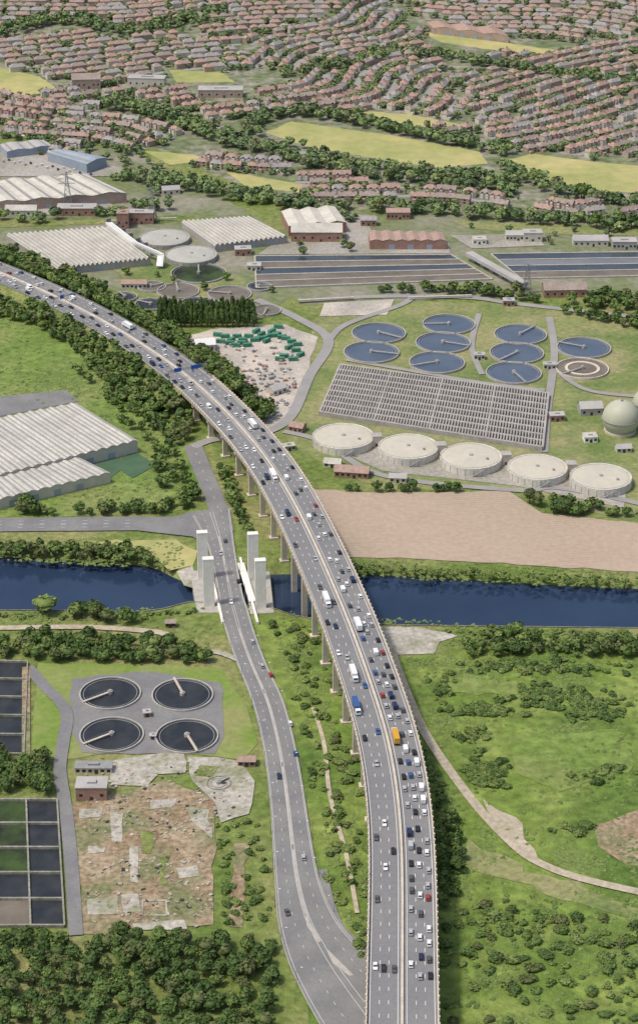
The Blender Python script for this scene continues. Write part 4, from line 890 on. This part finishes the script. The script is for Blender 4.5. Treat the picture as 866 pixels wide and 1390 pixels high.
for (kd,mi_,fr),L in rest.items():
    Vs=[];Qs=[];k=0
    for x,y,z,r,h,reg,_,kk in L:
        V,Q=LV[random.randrange(6)]; a=random.uniform(0,6.3); c,s=math.cos(a),math.sin(a); X=V[:,0]*c-V[:,1]*s; Y=V[:,0]*s+V[:,1]*c
        q=(r*1.2,h*.46,h*.55) if kd=='tree' else (r*1.25,h*.55,h*.33)
        Vs.append(np.c_[X*q[0]+x,Y*q[0]+y,V[:,2]*q[1]+z+q[2]]); Qs.append(Q+k); k+=len(V)
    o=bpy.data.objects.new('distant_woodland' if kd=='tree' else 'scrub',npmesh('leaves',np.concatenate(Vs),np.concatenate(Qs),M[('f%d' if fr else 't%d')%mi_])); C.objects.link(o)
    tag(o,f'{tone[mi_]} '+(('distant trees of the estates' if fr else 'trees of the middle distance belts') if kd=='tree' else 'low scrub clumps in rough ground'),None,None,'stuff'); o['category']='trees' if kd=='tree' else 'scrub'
SV=[crown(14,300+i,4,.45) for i in range(4)]
def tufts(name,label,polys,n,rr,m_,fl=.45):
    Vs=[];Qs=[];k=0
    for pts in polys:
        xs=[p[0] for p in pts]; ys=[p[1] for p in pts]; W=[at(*p)[:2] for p in pts]; cl=[(random.uniform(min(xs),max(xs)),random.uniform(min(ys),max(ys))) for _ in range(24)]
        for _ in range(n):
            if random.random()<.8:
                c_=random.choice(cl); x,y,_z=at(random.gauss(c_[0],20),random.gauss(c_[1],8))
            else: x,y,_z=at(random.uniform(min(xs),max(xs)),random.uniform(min(ys),max(ys)))
            if not pip(x,y,W) or blocked(x,y,.5): continue
            V,Q=SV[random.randrange(4)]; r=random.uniform(*rr); Vs.append(np.c_[V[:,0]*r+x,V[:,1]*r+y,V[:,2]*r*fl+r*fl*.3+emb(x,y)*(x<0)]); Qs.append(Q+k); k+=len(V)
    if Vs:
        o=bpy.data.objects.new(name,npmesh(name,np.concatenate(Vs),np.concatenate(Qs),M[m_])); C.objects.link(o); tag(o,label,'weeds',None,'stuff')
rg=[(545,895),(700,885),(900,885),(900,1390),(600,1390),(580,1100)]
tufts('tall_weeds','clumps of tall weeds across the rough ground',[rg,[(365,850),(420,855),(445,920),(480,1050),(499,1290),(440,1250),(425,1000)],[(0,400),(130,470),(250,610),(250,690),(0,700)]],3000,(.6,2.),'t2',.18)
tufts('low_bramble','dark bramble clumps across the rough ground',[rg,[(0,400),(130,470),(250,610),(250,690),(0,700)]],800,(.7,2.),'t1',.25)
tufts('bank_weeds','weeds on the canal banks',[[(0,760),(250,775),(250,735),(0,740)],[(440,758),(870,776),(870,800),(440,782)],[(0,832),(290,822),(300,900),(0,860)],[(365,826),(700,852),(900,856),(900,885),(370,870)]],900,(.6,1.8),'t2',.3)
KP.clear(); tufts('site_weeds','green weeds on the demolition site and old basins',[[(185,1115),(240,1120),(240,1220),(185,1220)],[(100,1090),(290,1080),(290,1250),(110,1260)]],160,(.5,1.3),'t2',.25)
# ---------------------------------------------------------------- light, sky, camera
w=bpy.data.worlds.new('World'); S.world=w; w.use_nodes=True; nt=w.node_tree; sk=nt.nodes.new('ShaderNodeTexSky'); sk.sky_type='NISHITA'; sk.sun_disc=False
sv=Vector((-.55,-.2,1.15)).normalized(); el=math.asin(sv.z)
sk.sun_elevation=el; sk.sun_rotation=math.atan2(sv.x,sv.y); sk.dust_density=4; nt.links.new(sk.outputs[0],nt.nodes['Background'].inputs[0]); nt.nodes['Background'].inputs[1].default_value=.15
sl=bpy.data.lights.new('sun','SUN'); sl.energy=2.4; sl.angle=math.radians(5); sl.color=(1,.94,.84); so=bpy.data.objects.new('sun',sl); C.objects.link(so); so.rotation_euler=sv.to_track_quat('Z','Y').to_euler()
cam=bpy.data.cameras.new('camera'); co=bpy.data.objects.new('camera',cam); C.objects.link(co); co.location=(0,0,H); co.rotation_euler=(math.pi/2-TH,0,0)
cam.sensor_fit='VERTICAL'; cam.sensor_height=24; cam.lens=24*F/1390; cam.clip_start=1; cam.clip_end=30000; S.camera=co
S.view_settings.view_transform='Standard'; S.view_settings.look='None'; S.view_settings.exposure=0
